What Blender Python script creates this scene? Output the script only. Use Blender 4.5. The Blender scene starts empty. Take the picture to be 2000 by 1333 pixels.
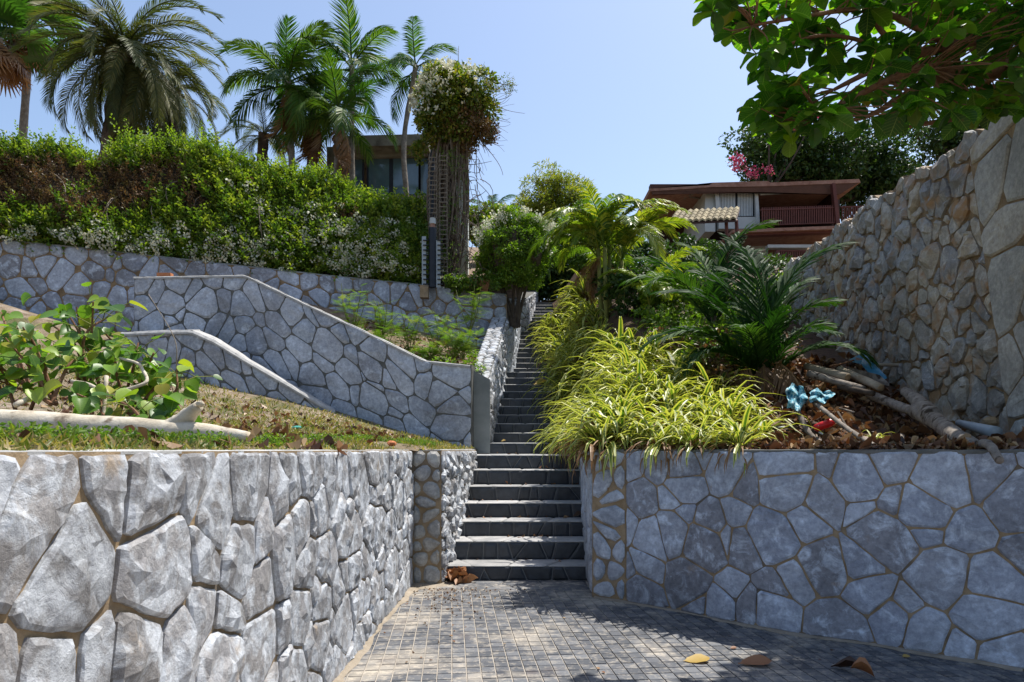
import bpy, math, random
import numpy as np
from mathutils import Vector, noise as mnoise

scene = bpy.context.scene
COL = scene.collection
RD = math.radians
# ---------------------------------------------------------------- camera, sky, sun, exposure
FOC, HZ, EYE = 1333.0, 879.0, 1.34
cam_data = bpy.data.cameras.new('camera')
cam = bpy.data.objects.new('camera', cam_data); COL.objects.link(cam)
cam.location = (0, 0, EYE); cam.rotation_euler = (RD(90), 0, 0)
cam_data.sensor_width = 36.0; cam_data.lens = 36.0*FOC/2000.0
cam_data.shift_y = (HZ-666.5)/2000.0
cam_data.clip_start = 0.05; cam_data.clip_end = 3000
scene.camera = cam

SUN_EL, SUN_AZ = RD(66), RD(52)          # azimuth from +Y towards +X
world = bpy.data.worlds.new('World'); scene.world = world; world.use_nodes = True
wn = world.node_tree; wn.nodes.clear()
sky = wn.nodes.new('ShaderNodeTexSky'); sky.sky_type = 'NISHITA'; sky.sun_disc = False
sky.sun_elevation = SUN_EL; sky.sun_rotation = SUN_AZ
sky.altitude = 0; sky.air_density = 1.0; sky.dust_density = 1.5; sky.ozone_density = 0.55
bg = wn.nodes.new('ShaderNodeBackground'); bg.inputs['Strength'].default_value = 0.145
wo = wn.nodes.new('ShaderNodeOutputWorld')
wn.links.new(sky.outputs[0], bg.inputs[0]); wn.links.new(bg.outputs[0], wo.inputs[0])
sd = bpy.data.lights.new('sun', 'SUN'); sd.energy = 5.0; sd.angle = RD(0.5); sd.color = (1, .955, .88)
sun = bpy.data.objects.new('sun', sd); COL.objects.link(sun)
sv = Vector((math.cos(SUN_EL)*math.sin(SUN_AZ), math.cos(SUN_EL)*math.cos(SUN_AZ), math.sin(SUN_EL)))
sun.rotation_euler = sv.to_track_quat('Z', 'Y').to_euler(); sun.location = (20, 10, 40)
vs = scene.view_settings
vs.view_transform = 'Standard'; vs.look = 'None'; vs.gamma = 1; vs.exposure = 0.54
vs.use_curve_mapping = False
scene.render.engine = 'CYCLES'

# ---------------------------------------------------------------- helpers
def P(px, py, D):
    return np.array([(px-1000)/FOC*D, D, EYE+(HZ-py)/FOC*D])
def X_(px, D): return (px-1000)/FOC*D
def Z_(py, D): return EYE+(HZ-py)/FOC*D

def mk_mesh(name, V, Fc, mat=None, smooth=False, rnd=None, vcol=None):
    """Fc: list of int arrays (n,k)"""
    V = np.asarray(V, dtype=np.float32)
    if isinstance(Fc, np.ndarray): Fc = [Fc]
    Fc = [np.asarray(f, dtype=np.int32) for f in Fc if len(f)]
    me = bpy.data.meshes.new(name)
    me.vertices.add(len(V)); me.vertices.foreach_set('co', V.ravel())
    loops = np.concatenate([f.ravel() for f in Fc])
    tot = np.concatenate([np.full(len(f), f.shape[1], dtype=np.int32) for f in Fc])
    start = np.concatenate([[0], np.cumsum(tot)[:-1]]).astype(np.int32)
    me.loops.add(len(loops)); me.loops.foreach_set('vertex_index', loops)
    me.polygons.add(len(tot)); me.polygons.foreach_set('loop_start', start)
    me.update(calc_edges=True)
    me.polygons.foreach_set('use_smooth', np.full(len(tot), bool(smooth)))
    if mat: me.materials.append(mat)
    if rnd is not None:
        a = me.attributes.new('rnd', 'FLOAT', 'FACE')
        a.data.foreach_set('value', np.asarray(rnd, dtype=np.float32))
    return me

def wloc(o):
    v = Vector((0, 0, 0))
    while o is not None:
        v += o.location; o = o.parent
    return np.array(v)

def thing(name, label, cat, loc=(0, 0, 0), rotz=0, group=None):
    o = bpy.data.objects.new(name, None); COL.objects.link(o)
    o.empty_display_size = .2
    o.location = [float(c) for c in loc]; o.rotation_euler = (0, 0, rotz)
    o['label'] = label; o['category'] = cat
    if group: o['group'] = group
    return o
def tag(o, label, cat, group=None):
    o['label'] = label; o['category'] = cat
    if group: o['group'] = group
    return o
def link(name, me, parent=None, loc=(0, 0, 0), rot=None, scale=None):
    o = bpy.data.objects.new(name, me); COL.objects.link(o)
    if parent is not None: o.parent = parent
    o.location = [float(c) for c in loc]
    if rot is not None: o.rotation_euler = rot
    if scale is not None: o.scale = (scale,)*3 if not hasattr(scale, '__len__') else scale
    return o
def part(th, name, V, Fc, mat, smooth=False, rnd=None, stuff=False, label=None):
    """V in world coordinates"""
    o = link(name, mk_mesh(name, np.asarray(V)-wloc(th), Fc, mat, smooth, rnd), th)
    if stuff: o['kind'] = 'stuff'
    if label: o['label'] = label
    return o
def structure(name, V, Fc, mat, smooth=False, rnd=None):
    o = link(name, mk_mesh(name, V, Fc, mat, smooth, rnd)); o['kind'] = 'structure'
    return o

class Acc:
    def __init__(s): s.V = []; s.T = []; s.Q = []; s.rt = []; s.rq = []; s.n = 0
    def add(s, V, Fs, rnd=0.0):
        V = np.asarray(V, dtype=np.float64).reshape(-1, 3)
        if isinstance(Fs, np.ndarray): Fs = [Fs]
        for f in Fs:
            f = np.asarray(f)
            if not len(f): continue
            r = np.broadcast_to(np.asarray(rnd, dtype=np.float64), (len(f),))
            if f.shape[1] == 3: s.T.append(f+s.n); s.rt.append(r)
            else: s.Q.append(f+s.n); s.rq.append(r)
        s.V.append(V); s.n += len(V)
    def get(s):
        V = np.concatenate(s.V); F = []; R = []
        if s.T: F.append(np.concatenate(s.T)); R.append(np.concatenate(s.rt))
        if s.Q: F.append(np.concatenate(s.Q)); R.append(np.concatenate(s.rq))
        return V, F, np.concatenate(R)
    def part(s, th, name, mat, smooth=False, stuff=False, label=None):
        V, F, R = s.get(); return part(th, name, V, F, mat, smooth, R, stuff, label)
    def mesh(s, name, mat, smooth=False):
        V, F, R = s.get(); return mk_mesh(name, V, F, mat, smooth, R)

BOXF = np.array([[0,3,2,1],[4,5,6,7],[0,1,5,4],[1,2,6,5],[2,3,7,6],[3,0,4,7]])
def boxV(x0, x1, y0, y1, z0, z1):
    return np.array([[x0,y0,z0],[x1,y0,z0],[x1,y1,z0],[x0,y1,z0],[x0,y0,z1],[x1,y0,z1],[x1,y1,z1],[x0,y1,z1]], float)
def box(x0, x1, y0, y1, z0, z1): return boxV(x0, x1, y0, y1, z0, z1), [BOXF]
def pbox(px0, px1, py0, py1, D, depth):
    """box whose front face fills that picture rectangle at distance D; py0 is the upper edge"""
    return box(X_(px0, D), X_(px1, D), D, D+depth, Z_(py1, D), Z_(py0, D))
def pprism(pts, D, depth):
    """prism from a picture outline at distance D, going back by depth"""
    a = np.array([P(x, y, D) for x, y in pts]); n = len(a)
    b = a + np.array([0, depth, 0])
    V = np.concatenate([a, b])
    side = np.array([[i, (i+1) % n, (i+1) % n+n, i+n] for i in range(n)])
    F = [side]
    c0 = np.array([[0, i+1, i] for i in range(1, n-1)]); c1 = np.array([[n, n+i, n+i+1] for i in range(1, n-1)])
    return V, [side, c0, c1]

def norm(a): return a/np.maximum(np.linalg.norm(a, axis=-1, keepdims=True), 1e-9)
def tube(pts, rad, n=8, cap=True, wob=0, rng=None, squash=1.0):
    pts = np.asarray(pts, float); m = len(pts)
    rad = np.broadcast_to(np.asarray(rad, float), (m,))
    T = norm(np.gradient(pts, axis=0))
    ref = np.array([0, 0, 1.0]) if abs(T[0][2]) < .9 else np.array([1.0, 0, 0])
    u = norm(np.cross(T[0], ref)); V = []
    for i in range(m):
        u = u-T[i]*np.dot(u, T[i]); u = u/np.linalg.norm(u); w = np.cross(T[i], u)
        for k in range(n):
            a = 2*math.pi*k/n
            r = rad[i]*(1+(rng.uniform(-wob, wob) if wob and rng else 0))
            V.append(pts[i]+(u*math.cos(a)+w*math.sin(a)*squash)*r)
    F = np.array([[i*n+k, i*n+(k+1) % n, (i+1)*n+(k+1) % n, (i+1)*n+k] for i in range(m-1) for k in range(n)])
    Fs = [F]
    if cap:
        b = len(V); V.append(pts[0]-T[0]*rad[0]*.15); V.append(pts[-1]+T[-1]*rad[-1]*.15)
        Fs.append(np.array([[b, (k+1) % n, k] for k in range(n)]+[[b+1, (m-1)*n+k, (m-1)*n+(k+1) % n] for k in range(n)]))
    return np.array(V), Fs
def smooth_path(pts, per=5):
    pts = np.asarray(pts, float); out = []
    Q = np.vstack([2*pts[0]-pts[1], pts, 2*pts[-1]-pts[-2]])
    for i in range(1, len(Q)-2):
        for t in np.linspace(0, 1, per, endpoint=False):
            a, b, c, d = Q[i-1], Q[i], Q[i+1], Q[i+2]
            out.append(.5*((2*b)+(c-a)*t+(2*a-5*b+4*c-d)*t*t+(3*b-a-3*c+d)*t**3))
    out.append(pts[-1]); return np.array(out)
def blob(c, r, rng, n=10, m=6, wob=.12, flat=1.0):
    c = np.asarray(c, float); V = []
    for j in range(m+1):
        th = math.pi*j/m
        for k in range(n):
            a = 2*math.pi*k/n; rr = np.asarray(r)*(1+rng.uniform(-wob, wob))
            V.append(c+np.array([math.sin(th)*math.cos(a), math.sin(th)*math.sin(a), math.cos(th)*flat])*rr)
    F = np.array([[j*n+k, (j+1)*n+k, (j+1)*n+(k+1) % n, j*n+(k+1) % n] for j in range(m) for k in range(n)])
    return np.array(V), [F]

def snoise(p, f=1.0, seed=0):
    """cheap smooth vector noise in about -1..1"""
    p = np.asarray(p, float)*f; r = np.random.RandomState(1000+seed); out = 0
    for i in range(6):
        k = r.normal(size=p.shape[-1]); k = k/np.linalg.norm(k)*(.7+.45*i); out = out+np.sin(p@k*2.0+r.uniform(0, 6.28)+1.3*np.sin(p@k[::-1]*1.1+i))/(1+.35*i)
    return out/3.2

def bases(dirs, ups):
    x = norm(np.asarray(dirs, float)); y = norm(np.cross(ups, x)); z = np.cross(x, y)
    return np.stack([x, y, z], axis=-1)
def scatter(acc, T, TF, pos, R, sc, rnd, chunk=None):
    n = len(pos); k = len(T)
    sc = np.broadcast_to(np.asarray(sc, float), (n,))
    V = pos[:, None, :]+sc[:, None, None]*np.einsum('nij,kj->nki', R, T)
    for f in (TF if isinstance(TF, list) else [TF]):
        pass
    Fs = []
    off = (np.arange(n)*k)[:, None, None]
    rr = np.broadcast_to(np.asarray(rnd, float), (n,))
    V = V.reshape(-1, 3)
    TF = TF if isinstance(TF, list) else [TF]
    base = acc.n; acc.V.append(V); acc.n += len(V)
    for f in TF:
        FF = (f[None]+off).reshape(-1, f.shape[1])+base
        if f.shape[1] == 3: acc.T.append(FF); acc.rt.append(np.repeat(rr, len(f)))
        else: acc.Q.append(FF); acc.rq.append(np.repeat(rr, len(f)))

# leaf templates (leaf axis +x, normal +z, length 1)
LEAF4 = (np.array([[0,0,0],[.5,-.27,.08],[1,0,-.03],[.5,.27,.08]]), np.array([[0,1,2],[0,2,3]]))
NEEDLE = (np.array([[0,-.035,0],[.6,-.03,.03],[1,0,-.05],[.6,.03,.03],[0,.035,0]]), np.array([[0,1,3],[0,3,4],[1,2,3]]))
def outline_leaf(prof, cup=.12, droop=.15, wav=0.0, seed=0):
    """prof: list of (x, halfwidth); returns template with midrib"""
    r = random.Random(seed); V = []; n = len(prof)
    for x, w in prof:
        z = -droop*x*x
        V += [[x, -w, z+cup*w*2+r.uniform(-wav, wav)], [x, 0, z], [x, w, z+cup*w*2+r.uniform(-wav, wav)]]
    F = []
    for i in range(n-1):
        a = i*3; F += [[a, a+3, a+4, a+1], [a+1, a+4, a+5, a+2]]
    return np.array(V), [np.array(F)]
def sprig(n, ls, seed, spread=.9, up=.3):
    """a twig along +x of length 1 carrying n small leaves"""
    r = np.random.RandomState(seed)
    t = np.linspace(.1, 1, n); pos = np.stack([t, r.normal(0, .03, n), r.normal(0, .03, n)+.1*t*t], 1)
    a = np.arange(n)*2.4
    d = np.stack([np.full(n, .55), spread*np.cos(a), spread*np.sin(a)+up], 1)+r.normal(0, .15, (n, 3))
    u = np.stack([np.full(n, .2), r.normal(0, .5, n), np.full(n, 1.0)], 1)
    A = Acc(); scatter(A, LEAF4[0], LEAF4[1], pos, bases(d, u), ls*(1-.35*t)*r.uniform(.8, 1.2, n), 0)
    V, F, _ = A.get(); return V, F

# ---------------------------------------------------------------- materials
def new_mat(name):
    m = bpy.data.materials.new(name); m.use_nodes = True; nt = m.node_tree; nt.nodes.clear()
    out = nt.nodes.new('ShaderNodeOutputMaterial'); b = nt.nodes.new('ShaderNodeBsdfPrincipled')
    nt.links.new(b.outputs[0], out.inputs[0]); return m, nt, b, out
def N(nt, t, **kw):
    n = nt.nodes.new(t)
    for k, v in kw.items(): setattr(n, k, v)
    return n
def noise_node(nt, vec, scale, detail=5, rough=.6, dist=0):
    n = N(nt, 'ShaderNodeTexNoise'); n.inputs['Scale'].default_value = scale
    n.inputs['Detail'].default_value = detail; n.inputs['Roughness'].default_value = rough
    n.inputs['Distortion'].default_value = dist
    nt.links.new(vec, n.inputs['Vector']); return n.outputs['Fac']
def ramp(nt, fac, stops, interp='LINEAR'):
    r = N(nt, 'ShaderNodeValToRGB'); r.color_ramp.interpolation = interp
    el = r.color_ramp.elements
    while len(el) < len(stops): el.new(.5)
    for e, (p, c) in zip(el, stops):
        e.position = p; e.color = (*c, 1) if len(c) == 3 else c
    nt.links.new(fac, r.inputs[0]); return r.outputs[0]
def mixc(nt, fac, a, b, mode='MIX'):
    m = N(nt, 'ShaderNodeMix', data_type='RGBA', blend_type=mode)
    for s, v in ((0, fac), (6, a), (7, b)):
        if hasattr(v, 'default_value') or hasattr(v, 'links'): nt.links.new(v, m.inputs[s])
        elif s == 0: m.inputs[0].default_value = v
        else: m.inputs[s].default_value = (*v, 1)
    return m.outputs[2]
def math_(nt, op, a, b=None, clamp=False):
    m = N(nt, 'ShaderNodeMath', operation=op, use_clamp=clamp)
    for i, v in enumerate((a, b)):
        if v is None: continue
        if isinstance(v, (int, float)): m.inputs[i].default_value = v
        else: nt.links.new(v, m.inputs[i])
    return m.outputs[0]
def coords(nt): return N(nt, 'ShaderNodeTexCoord').outputs['Object']
def wpos(nt): return N(nt, 'ShaderNodeNewGeometry').outputs['Position']
def bump(nt, bsdf, h, strength, dist):
    b = N(nt, 'ShaderNodeBump'); b.inputs['Strength'].default_value = strength; b.inputs['Distance'].default_value = dist
    nt.links.new(h, b.inputs['Height']); nt.links.new(b.outputs[0], bsdf.inputs['Normal'])
def rough_mat(name, stops, scale=4, detail=6, rough=.85, bs=.4, bd=.01, bscale=30, tint=None, objrand=.0, spec=.3):
    m, nt, b, out = new_mat(name); v = wpos(nt)
    n1 = noise_node(nt, v, scale, detail, .65)
    c = ramp(nt, n1, stops)
    if objrand:
        oi = N(nt, 'ShaderNodeObjectInfo'); k = math_(nt, 'MULTIPLY_ADD', oi.outputs['Random'], objrand)
        k.node.inputs[2].default_value = 1-objrand*.5
        hs = N(nt, 'ShaderNodeHueSaturation'); nt.links.new(k, hs.inputs['Value']); nt.links.new(c, hs.inputs['Color']); c = hs.outputs[0]
    if tint:
        n2 = noise_node(nt, v, tint[1], 4, .6)
        f = ramp(nt, n2, [(tint[2], (0, 0, 0)), (tint[3], (1, 1, 1))])
        c = mixc(nt, f, c, tint[0])
    nt.links.new(c, b.inputs['Base Color']); b.inputs['Roughness'].default_value = rough
    b.inputs['Specular IOR Level'].default_value = spec
    if bs: bump(nt, b, noise_node(nt, v, bscale, 6, .7), bs, bd)
    return m

def stone_mat(name, cols, pale, vein=None, rough=.8, bs=.6, bd=.012, pale_amt=(.5, .72), rust=None):
    """cols: three tones picked per stone; pale: weathered patches"""
    m, nt, b, out = new_mat(name); v = wpos(nt)
    oi = N(nt, 'ShaderNodeObjectInfo')
    at = N(nt, 'ShaderNodeAttribute'); at.attribute_name = 'rnd'
    r = math_(nt, 'FRACT', math_(nt, 'ADD', oi.outputs['Random'], at.outputs['Fac']))
    c = ramp(nt, r, [(0, cols[0]), (.4, cols[1]), (.75, cols[2]), (1, cols[0])])
    off = N(nt, 'ShaderNodeVectorMath', operation='ADD'); nt.links.new(v, off.inputs[0])
    cb = N(nt, 'ShaderNodeCombineXYZ'); mm = math_(nt, 'MULTIPLY', r, 37.0); nt.links.new(mm, cb.inputs[0]); nt.links.new(mm, cb.inputs[2])
    nt.links.new(cb.outputs[0], off.inputs[1]); vv = off.outputs[0]
    n1 = noise_node(nt, vv, 7, 8, .7, .6)
    f1 = ramp(nt, n1, [(pale_amt[0], (0, 0, 0)), (pale_amt[1], (1, 1, 1))])
    c = mixc(nt, f1, c, pale)
    n2 = noise_node(nt, vv, 24, 6, .75)
    dk = ramp(nt, n2, [(.3, (.62, .62, .64)), (.62, (1.12, 1.12, 1.12))])
    c = mixc(nt, 1.0, c, dk, 'MULTIPLY')
    big = ramp(nt, noise_node(nt, v, 1.3, 6, .65), [(.34, (.66, .65, .64)), (.56, (1.06, 1.06, 1.06))])
    c = mixc(nt, 1.0, c, big, 'MULTIPLY')
    if rust:
        f3 = ramp(nt, noise_node(nt, vv, 3.3, 5, .6), [(rust[1], (0, 0, 0)), (rust[2], (1, 1, 1))])
        c = mixc(nt, f3, c, rust[0])
    nt.links.new(c, b.inputs['Base Color'])
    b.inputs['Roughness'].default_value = rough; b.inputs['Specular IOR Level'].default_value = .35
    h = math_(nt, 'ADD', noise_node(nt, vv, 14, 8, .72, .4), math_(nt, 'MULTIPLY', noise_node(nt, vv, 70, 4, .7), .3))
    bump(nt, b, h, bs, bd)
    return m

def leaf_mat(name, stops, trans=.35, rough=.5, spec=.4, tcol=None, vein=False):
    """stops over a per-leaf random number"""
    m, nt, b, out = new_mat(name)
    oi = N(nt, 'ShaderNodeObjectInfo'); at = N(nt, 'ShaderNodeAttribute'); at.attribute_name = 'rnd'
    r = math_(nt, 'FRACT', math_(nt, 'ADD', oi.outputs['Random'], at.outputs['Fac']))
    c = ramp(nt, r, stops)
    n = noise_node(nt, wpos(nt), 1.3, 3, .6)
    c = mixc(nt, 1.0, c, ramp(nt, n, [(.3, (.72, .75, .72)), (.7, (1.2, 1.15, 1.1))]), 'MULTIPLY')
    if vein:
        sx = N(nt, 'ShaderNodeSeparateXYZ'); nt.links.new(coords(nt), sx.inputs[0]); ay = math_(nt, 'ABSOLUTE', sx.outputs[1])
        mid = math_(nt, 'LESS_THAN', ay, .011)
        fr = math_(nt, 'FRACT', math_(nt, 'MULTIPLY', math_(nt, 'SUBTRACT', sx.outputs[0], math_(nt, 'MULTIPLY', ay, .75)), 8.5))
        sv_ = math_(nt, 'MULTIPLY', math_(nt, 'LESS_THAN', math_(nt, 'ABSOLUTE', math_(nt, 'SUBTRACT', fr, .5)), .055), .55)
        c = mixc(nt, math_(nt, 'MULTIPLY', math_(nt, 'MAXIMUM', mid, sv_), .7), c, (.26, .32, .10))
        blem = ramp(nt, noise_node(nt, wpos(nt), 38, 3, .6), [(.66, (0, 0, 0)), (.72, (1, 1, 1))]); c = mixc(nt, math_(nt, 'MULTIPLY', blem, .6), c, (.16, .10, .03))
    nt.links.new(c, b.inputs['Base Color']); b.inputs['Roughness'].default_value = rough
    b.inputs['Specular IOR Level'].default_value = spec
    t = N(nt, 'ShaderNodeBsdfTranslucent')
    tc = mixc(nt, 1.0, c, tcol or (1.35, 1.5, .5), 'MULTIPLY'); nt.links.new(tc, t.inputs[0])
    mx = N(nt, 'ShaderNodeMixShader'); mx.inputs[0].default_value = trans
    nt.links.new(b.outputs[0], mx.inputs[1]); nt.links.new(t.outputs[0], mx.inputs[2]); nt.links.new(mx.outputs[0], out.inputs[0])
    return m

M = {}
M['rock_left'] = stone_mat('split_limestone', [(.26,.25,.245),(.34,.335,.34),(.22,.22,.225)], (.50,.53,.57), bs=.7, bd=.016, pale_amt=(.44,.56), rust=((.34,.27,.20), .66, .74))
M['rock_shade_blue'] = stone_mat('shade_blue_limestone', [(.28,.31,.375),(.38,.415,.48),(.22,.225,.25)], (.52,.58,.67), bs=.6, bd=.010, pale_amt=(.50,.66), rust=((.26,.19,.13), .66, .76))  # grey stone with the blue of shade put into its tones
M['rock_mid'] = stone_mat('grey_limestone', [(.33,.37,.43),(.41,.44,.49),(.29,.31,.35)], (.56,.61,.68), bs=.5, bd=.01, pale_amt=(.5,.7))  # slight blue cast of the shaded walls mixed into the grey
M['rock_rubble'] = stone_mat('rubble_limestone', [(.33,.325,.31),(.46,.40,.31),(.25,.25,.255)], (.62,.59,.53), bs=.9, bd=.018, pale_amt=(.54,.70), rust=((.33,.20,.10), .50, .66))
M['rock_pillar'] = stone_mat('warm_limestone', [(.34,.34,.32),(.42,.39,.34),(.30,.30,.30)], (.52,.50,.45), bs=.6, bd=.01, rust=((.30,.23,.13), .6, .8))
M['mortar_tan'] = rough_mat('tan_mortar', [(.3,(.20,.135,.070)),(.7,(.36,.27,.17))], 9, bs=.7, bd=.01, tint=((.12,.10,.08), 3, .5, .7))
M['mortar_grey'] = rough_mat('grey_mortar', [(.3,(.07,.075,.07)),(.7,(.15,.145,.135))], 7, bs=.6, bd=.01)
M['mortar_earth'] = rough_mat('earthy_mortar', [(.3,(.12,.08,.045)),(.7,(.33,.23,.13))], 6, bs=.9, bd=.02)
M['coping'] = rough_mat('pale_coping_mortar', [(.3,(.26,.26,.255)),(.7,(.46,.455,.44))], 8, bs=.6, bd=.008)
M['concrete'] = rough_mat('grey_concrete', [(.3,(.15,.165,.16)),(.7,(.24,.25,.24))], 2.2, bs=.25, bd=.005, tint=((.10,.11,.11), 1.2, .5, .75))
M['old_concrete'] = rough_mat('weathered_concrete', [(.3,(.12,.11,.09)),(.7,(.27,.25,.21))], 1.2, bs=.3, bd=.01, tint=((.08,.07,.055), 2.5, .5, .7))
M['soil'] = rough_mat('dry_soil', [(.3,(.10,.062,.036)),(.55,(.20,.14,.09)),(.75,(.32,.26,.20))], 5, bs=.8, bd=.03, bscale=18)
M['slope_ground'] = rough_mat('dry_grass_ground', [(.3,(.11,.075,.045)),(.5,(.22,.165,.11)),(.7,(.34,.28,.23))], 4.5, detail=9, bs=1, bd=.03, bscale=30, tint=((.10,.095,.035), 1.6, .5, .62))
M['litter_ground'] = rough_mat('leaf_litter_ground', [(.3,(.035,.02,.012)),(.7,(.12,.065,.035))], 14, bs=.9, bd=.03, bscale=25)
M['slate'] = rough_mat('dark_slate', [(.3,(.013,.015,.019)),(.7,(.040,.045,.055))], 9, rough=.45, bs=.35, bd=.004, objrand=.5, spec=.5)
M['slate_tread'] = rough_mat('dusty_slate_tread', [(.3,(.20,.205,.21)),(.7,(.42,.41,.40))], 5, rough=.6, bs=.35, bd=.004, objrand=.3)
M['grout_dark'] = rough_mat('dark_grout', [(.3,(.11,.115,.12)),(.7,(.19,.185,.17))], 9, bs=.3, bd=.003)
M['grout_pave'] = rough_mat('sandy_grout', [(.3,(.26,.235,.20)),(.7,(.40,.36,.31))], 6, bs=.3, bd=.003)
def pave_mat():
    m, nt, b, out = new_mat('dusty_paving_stone'); v = wpos(nt)
    oi = N(nt, 'ShaderNodeObjectInfo'); at = N(nt, 'ShaderNodeAttribute'); at.attribute_name = 'rnd'
    r = math_(nt, 'FRACT', math_(nt, 'ADD', oi.outputs['Random'], at.outputs['Fac']))
    c = ramp(nt, r, [(0,(.045,.05,.06)),(.5,(.085,.09,.102)),(.8,(.125,.13,.14)),(1,(.06,.065,.075))])
    d1 = ramp(nt, noise_node(nt, v, .95, 7, .62, .5), [(.52,(0,0,0)),(.62,(1,1,1))])
    d2 = ramp(nt, noise_node(nt, v, 14, 8, .75), [(.50,(0,0,0)),(.60,(1,1,1))])
    f = math_(nt, 'ADD', math_(nt, 'MULTIPLY', d1, .60), math_(nt, 'MULTIPLY', d2, .42), clamp=True)
    c = mixc(nt, f, c, (.42,.37,.30))
    s = ramp(nt, noise_node(nt, v, 1.9, 5, .6), [(.60,(0,0,0)),(.70,(.75,.75,.75))])
    c = mixc(nt, s, c, (.075,.06,.06))
    nt.links.new(c, b.inputs['Base Color']); b.inputs['Roughness'].default_value = .7
    bump(nt, b, noise_node(nt, v, 45, 6, .7), .4, .004); return m
M['paving'] = pave_mat()
M['leaf_hedge'] = leaf_mat('hedge_leaf', [(0,(.04,.09,.012)),(.3,(.09,.165,.018)),(.6,(.16,.24,.025)),(.85,(.27,.32,.045)),(1,(.09,.155,.018))], .42)
M['leaf_hedge_dry'] = leaf_mat('hedge_dry_leaf', [(0,(.09,.055,.03)),(.5,(.16,.09,.04)),(.8,(.20,.14,.05)),(1,(.12,.12,.03))], .25, tcol=(1.2,1,.8))
M['leaf_shoot'] = leaf_mat('young_shoot_leaf', [(0,(.20,.30,.02)),(.6,(.30,.40,.04)),(1,(.16,.26,.02))], .5)
M['leaf_dark'] = leaf_mat('dark_tree_leaf', [(0,(.018,.045,.010)),(.5,(.035,.08,.014)),(.85,(.06,.115,.022)),(1,(.025,.06,.012))], .25)
M['leaf_bush'] = leaf_mat('bush_leaf', [(0,(.05,.11,.012)),(.5,(.10,.18,.02)),(.9,(.17,.25,.035)),(1,(.07,.13,.015))], .4)
M['leaf_ball'] = leaf_mat('bush_top_leaf', [(0,(.07,.15,.015)),(.5,(.14,.24,.025)),(.9,(.22,.31,.04)),(1,(.09,.17,.015))], .45)
M['leaf_vine'] = leaf_mat('vine_leaf', [(0,(.05,.09,.014)),(.5,(.11,.16,.022)),(.8,(.22,.23,.03)),(1,(.22,.16,.04))], .4)
M['leaf_bamboo'] = leaf_mat('bamboo_leaf', [(0,(.12,.18,.03)),(.5,(.22,.25,.04)),(.85,(.33,.28,.05)),(1,(.14,.20,.03))], .5)
M['leaf_feather'] = leaf_mat('feathery_leaf', [(0,(.08,.16,.02)),(.6,(.15,.26,.03)),(1,(.22,.25,.04))], .45)
M['leaf_almond'] = leaf_mat('broad_leaf', [(0,(.022,.065,.008)),(.4,(.04,.10,.012)),(.75,(.07,.16,.016)),(.93,(.13,.19,.02)),(.985,(.10,.15,.02)),(1,(.25,.15,.03))], .5, rough=.38, tcol=(1.8,2.3,.35))
M['leaf_almond_v'] = leaf_mat('broad_leaf_veined', [(0,(.022,.065,.008)),(.4,(.04,.10,.012)),(.75,(.07,.16,.016)),(.93,(.13,.19,.02)),(.985,(.10,.15,.02)),(1,(.25,.15,.03))], .58, rough=.42, tcol=(2.0,2.5,.4), vein=True)
M['leaf_round'] = leaf_mat('round_leaf', [(0,(.045,.12,.02)),(.35,(.08,.19,.03)),(.6,(.16,.30,.035)),(.88,(.30,.42,.05)),(1,(.34,.28,.04))], .4, rough=.42, vein=True)
M['leaf_palm'] = leaf_mat('palm_leaflet', [(0,(.022,.075,.012)),(.5,(.05,.125,.018)),(.85,(.11,.18,.028)),(1,(.05,.10,.02))], .35, rough=.55, spec=.3)
M['leaf_date'] = leaf_mat('date_palm_leaflet', [(0,(.045,.065,.022)),(.5,(.085,.105,.035)),(.85,(.16,.155,.05)),(1,(.08,.09,.03))], .3, rough=.55, spec=.3)
M['leaf_areca'] = leaf_mat('areca_leaflet', [(0,(.06,.12,.015)),(.4,(.12,.20,.02)),(.75,(.22,.28,.03)),(1,(.34,.33,.05))], .4, rough=.4)
M['leaf_dead'] = leaf_mat('dead_frond', [(0,(.13,.065,.03)),(.5,(.24,.13,.055)),(1,(.34,.21,.10))], .25, tcol=(1.2,1,.7))
M['leaf_spider'] = leaf_mat('variegated_blade', [(0,(.05,.11,.015)),(.35,(.09,.18,.025)),(.55,(.44,.43,.10)),(.85,(.62,.60,.24)),(1,(.40,.36,.08))], .3, rough=.4)
M['leaf_litter'] = leaf_mat('fallen_leaf', [(0,(.045,.022,.012)),(.3,(.10,.045,.022)),(.55,(.19,.085,.035)),(.75,(.26,.15,.07)),(.9,(.34,.24,.13)),(1,(.08,.045,.02))], .12, tcol=(1.2,.9,.6))
M['grass'] = leaf_mat('short_grass', [(0,(.08,.13,.02)),(.25,(.14,.18,.03)),(.45,(.25,.22,.07)),(.8,(.36,.28,.14)),(1,(.26,.19,.08))], .35)
M['white_flower'] = leaf_mat('white_petals', [(0,(.60,.60,.48)),(.5,(.74,.74,.64)),(1,(.55,.58,.40))], .3, tcol=(1,1,.9))
M['pink_flower'] = leaf_mat('pink_bracts', [(0,(.36,.03,.10)),(.6,(.48,.08,.18)),(1,(.42,.13,.16))], .3, tcol=(1.2,.8,1))
M['bark_palm'] = rough_mat('palm_bark', [(.3,(.11,.09,.07)),(.7,(.26,.23,.19))], 9, bs=.8, bd=.03, bscale=14)
M['bark_date'] = rough_mat('date_palm_bark', [(.3,(.06,.042,.03)),(.7,(.17,.12,.085))], 8, bs=1, bd=.05, bscale=10)
M['bark_red'] = rough_mat('reddish_bark', [(.3,(.12,.055,.028)),(.7,(.26,.14,.08))], 12, bs=.7, bd=.01)
M['bark_dark'] = rough_mat('dark_bark', [(.3,(.035,.026,.02)),(.7,(.10,.075,.055))], 9, bs=.7, bd=.01)
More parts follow.
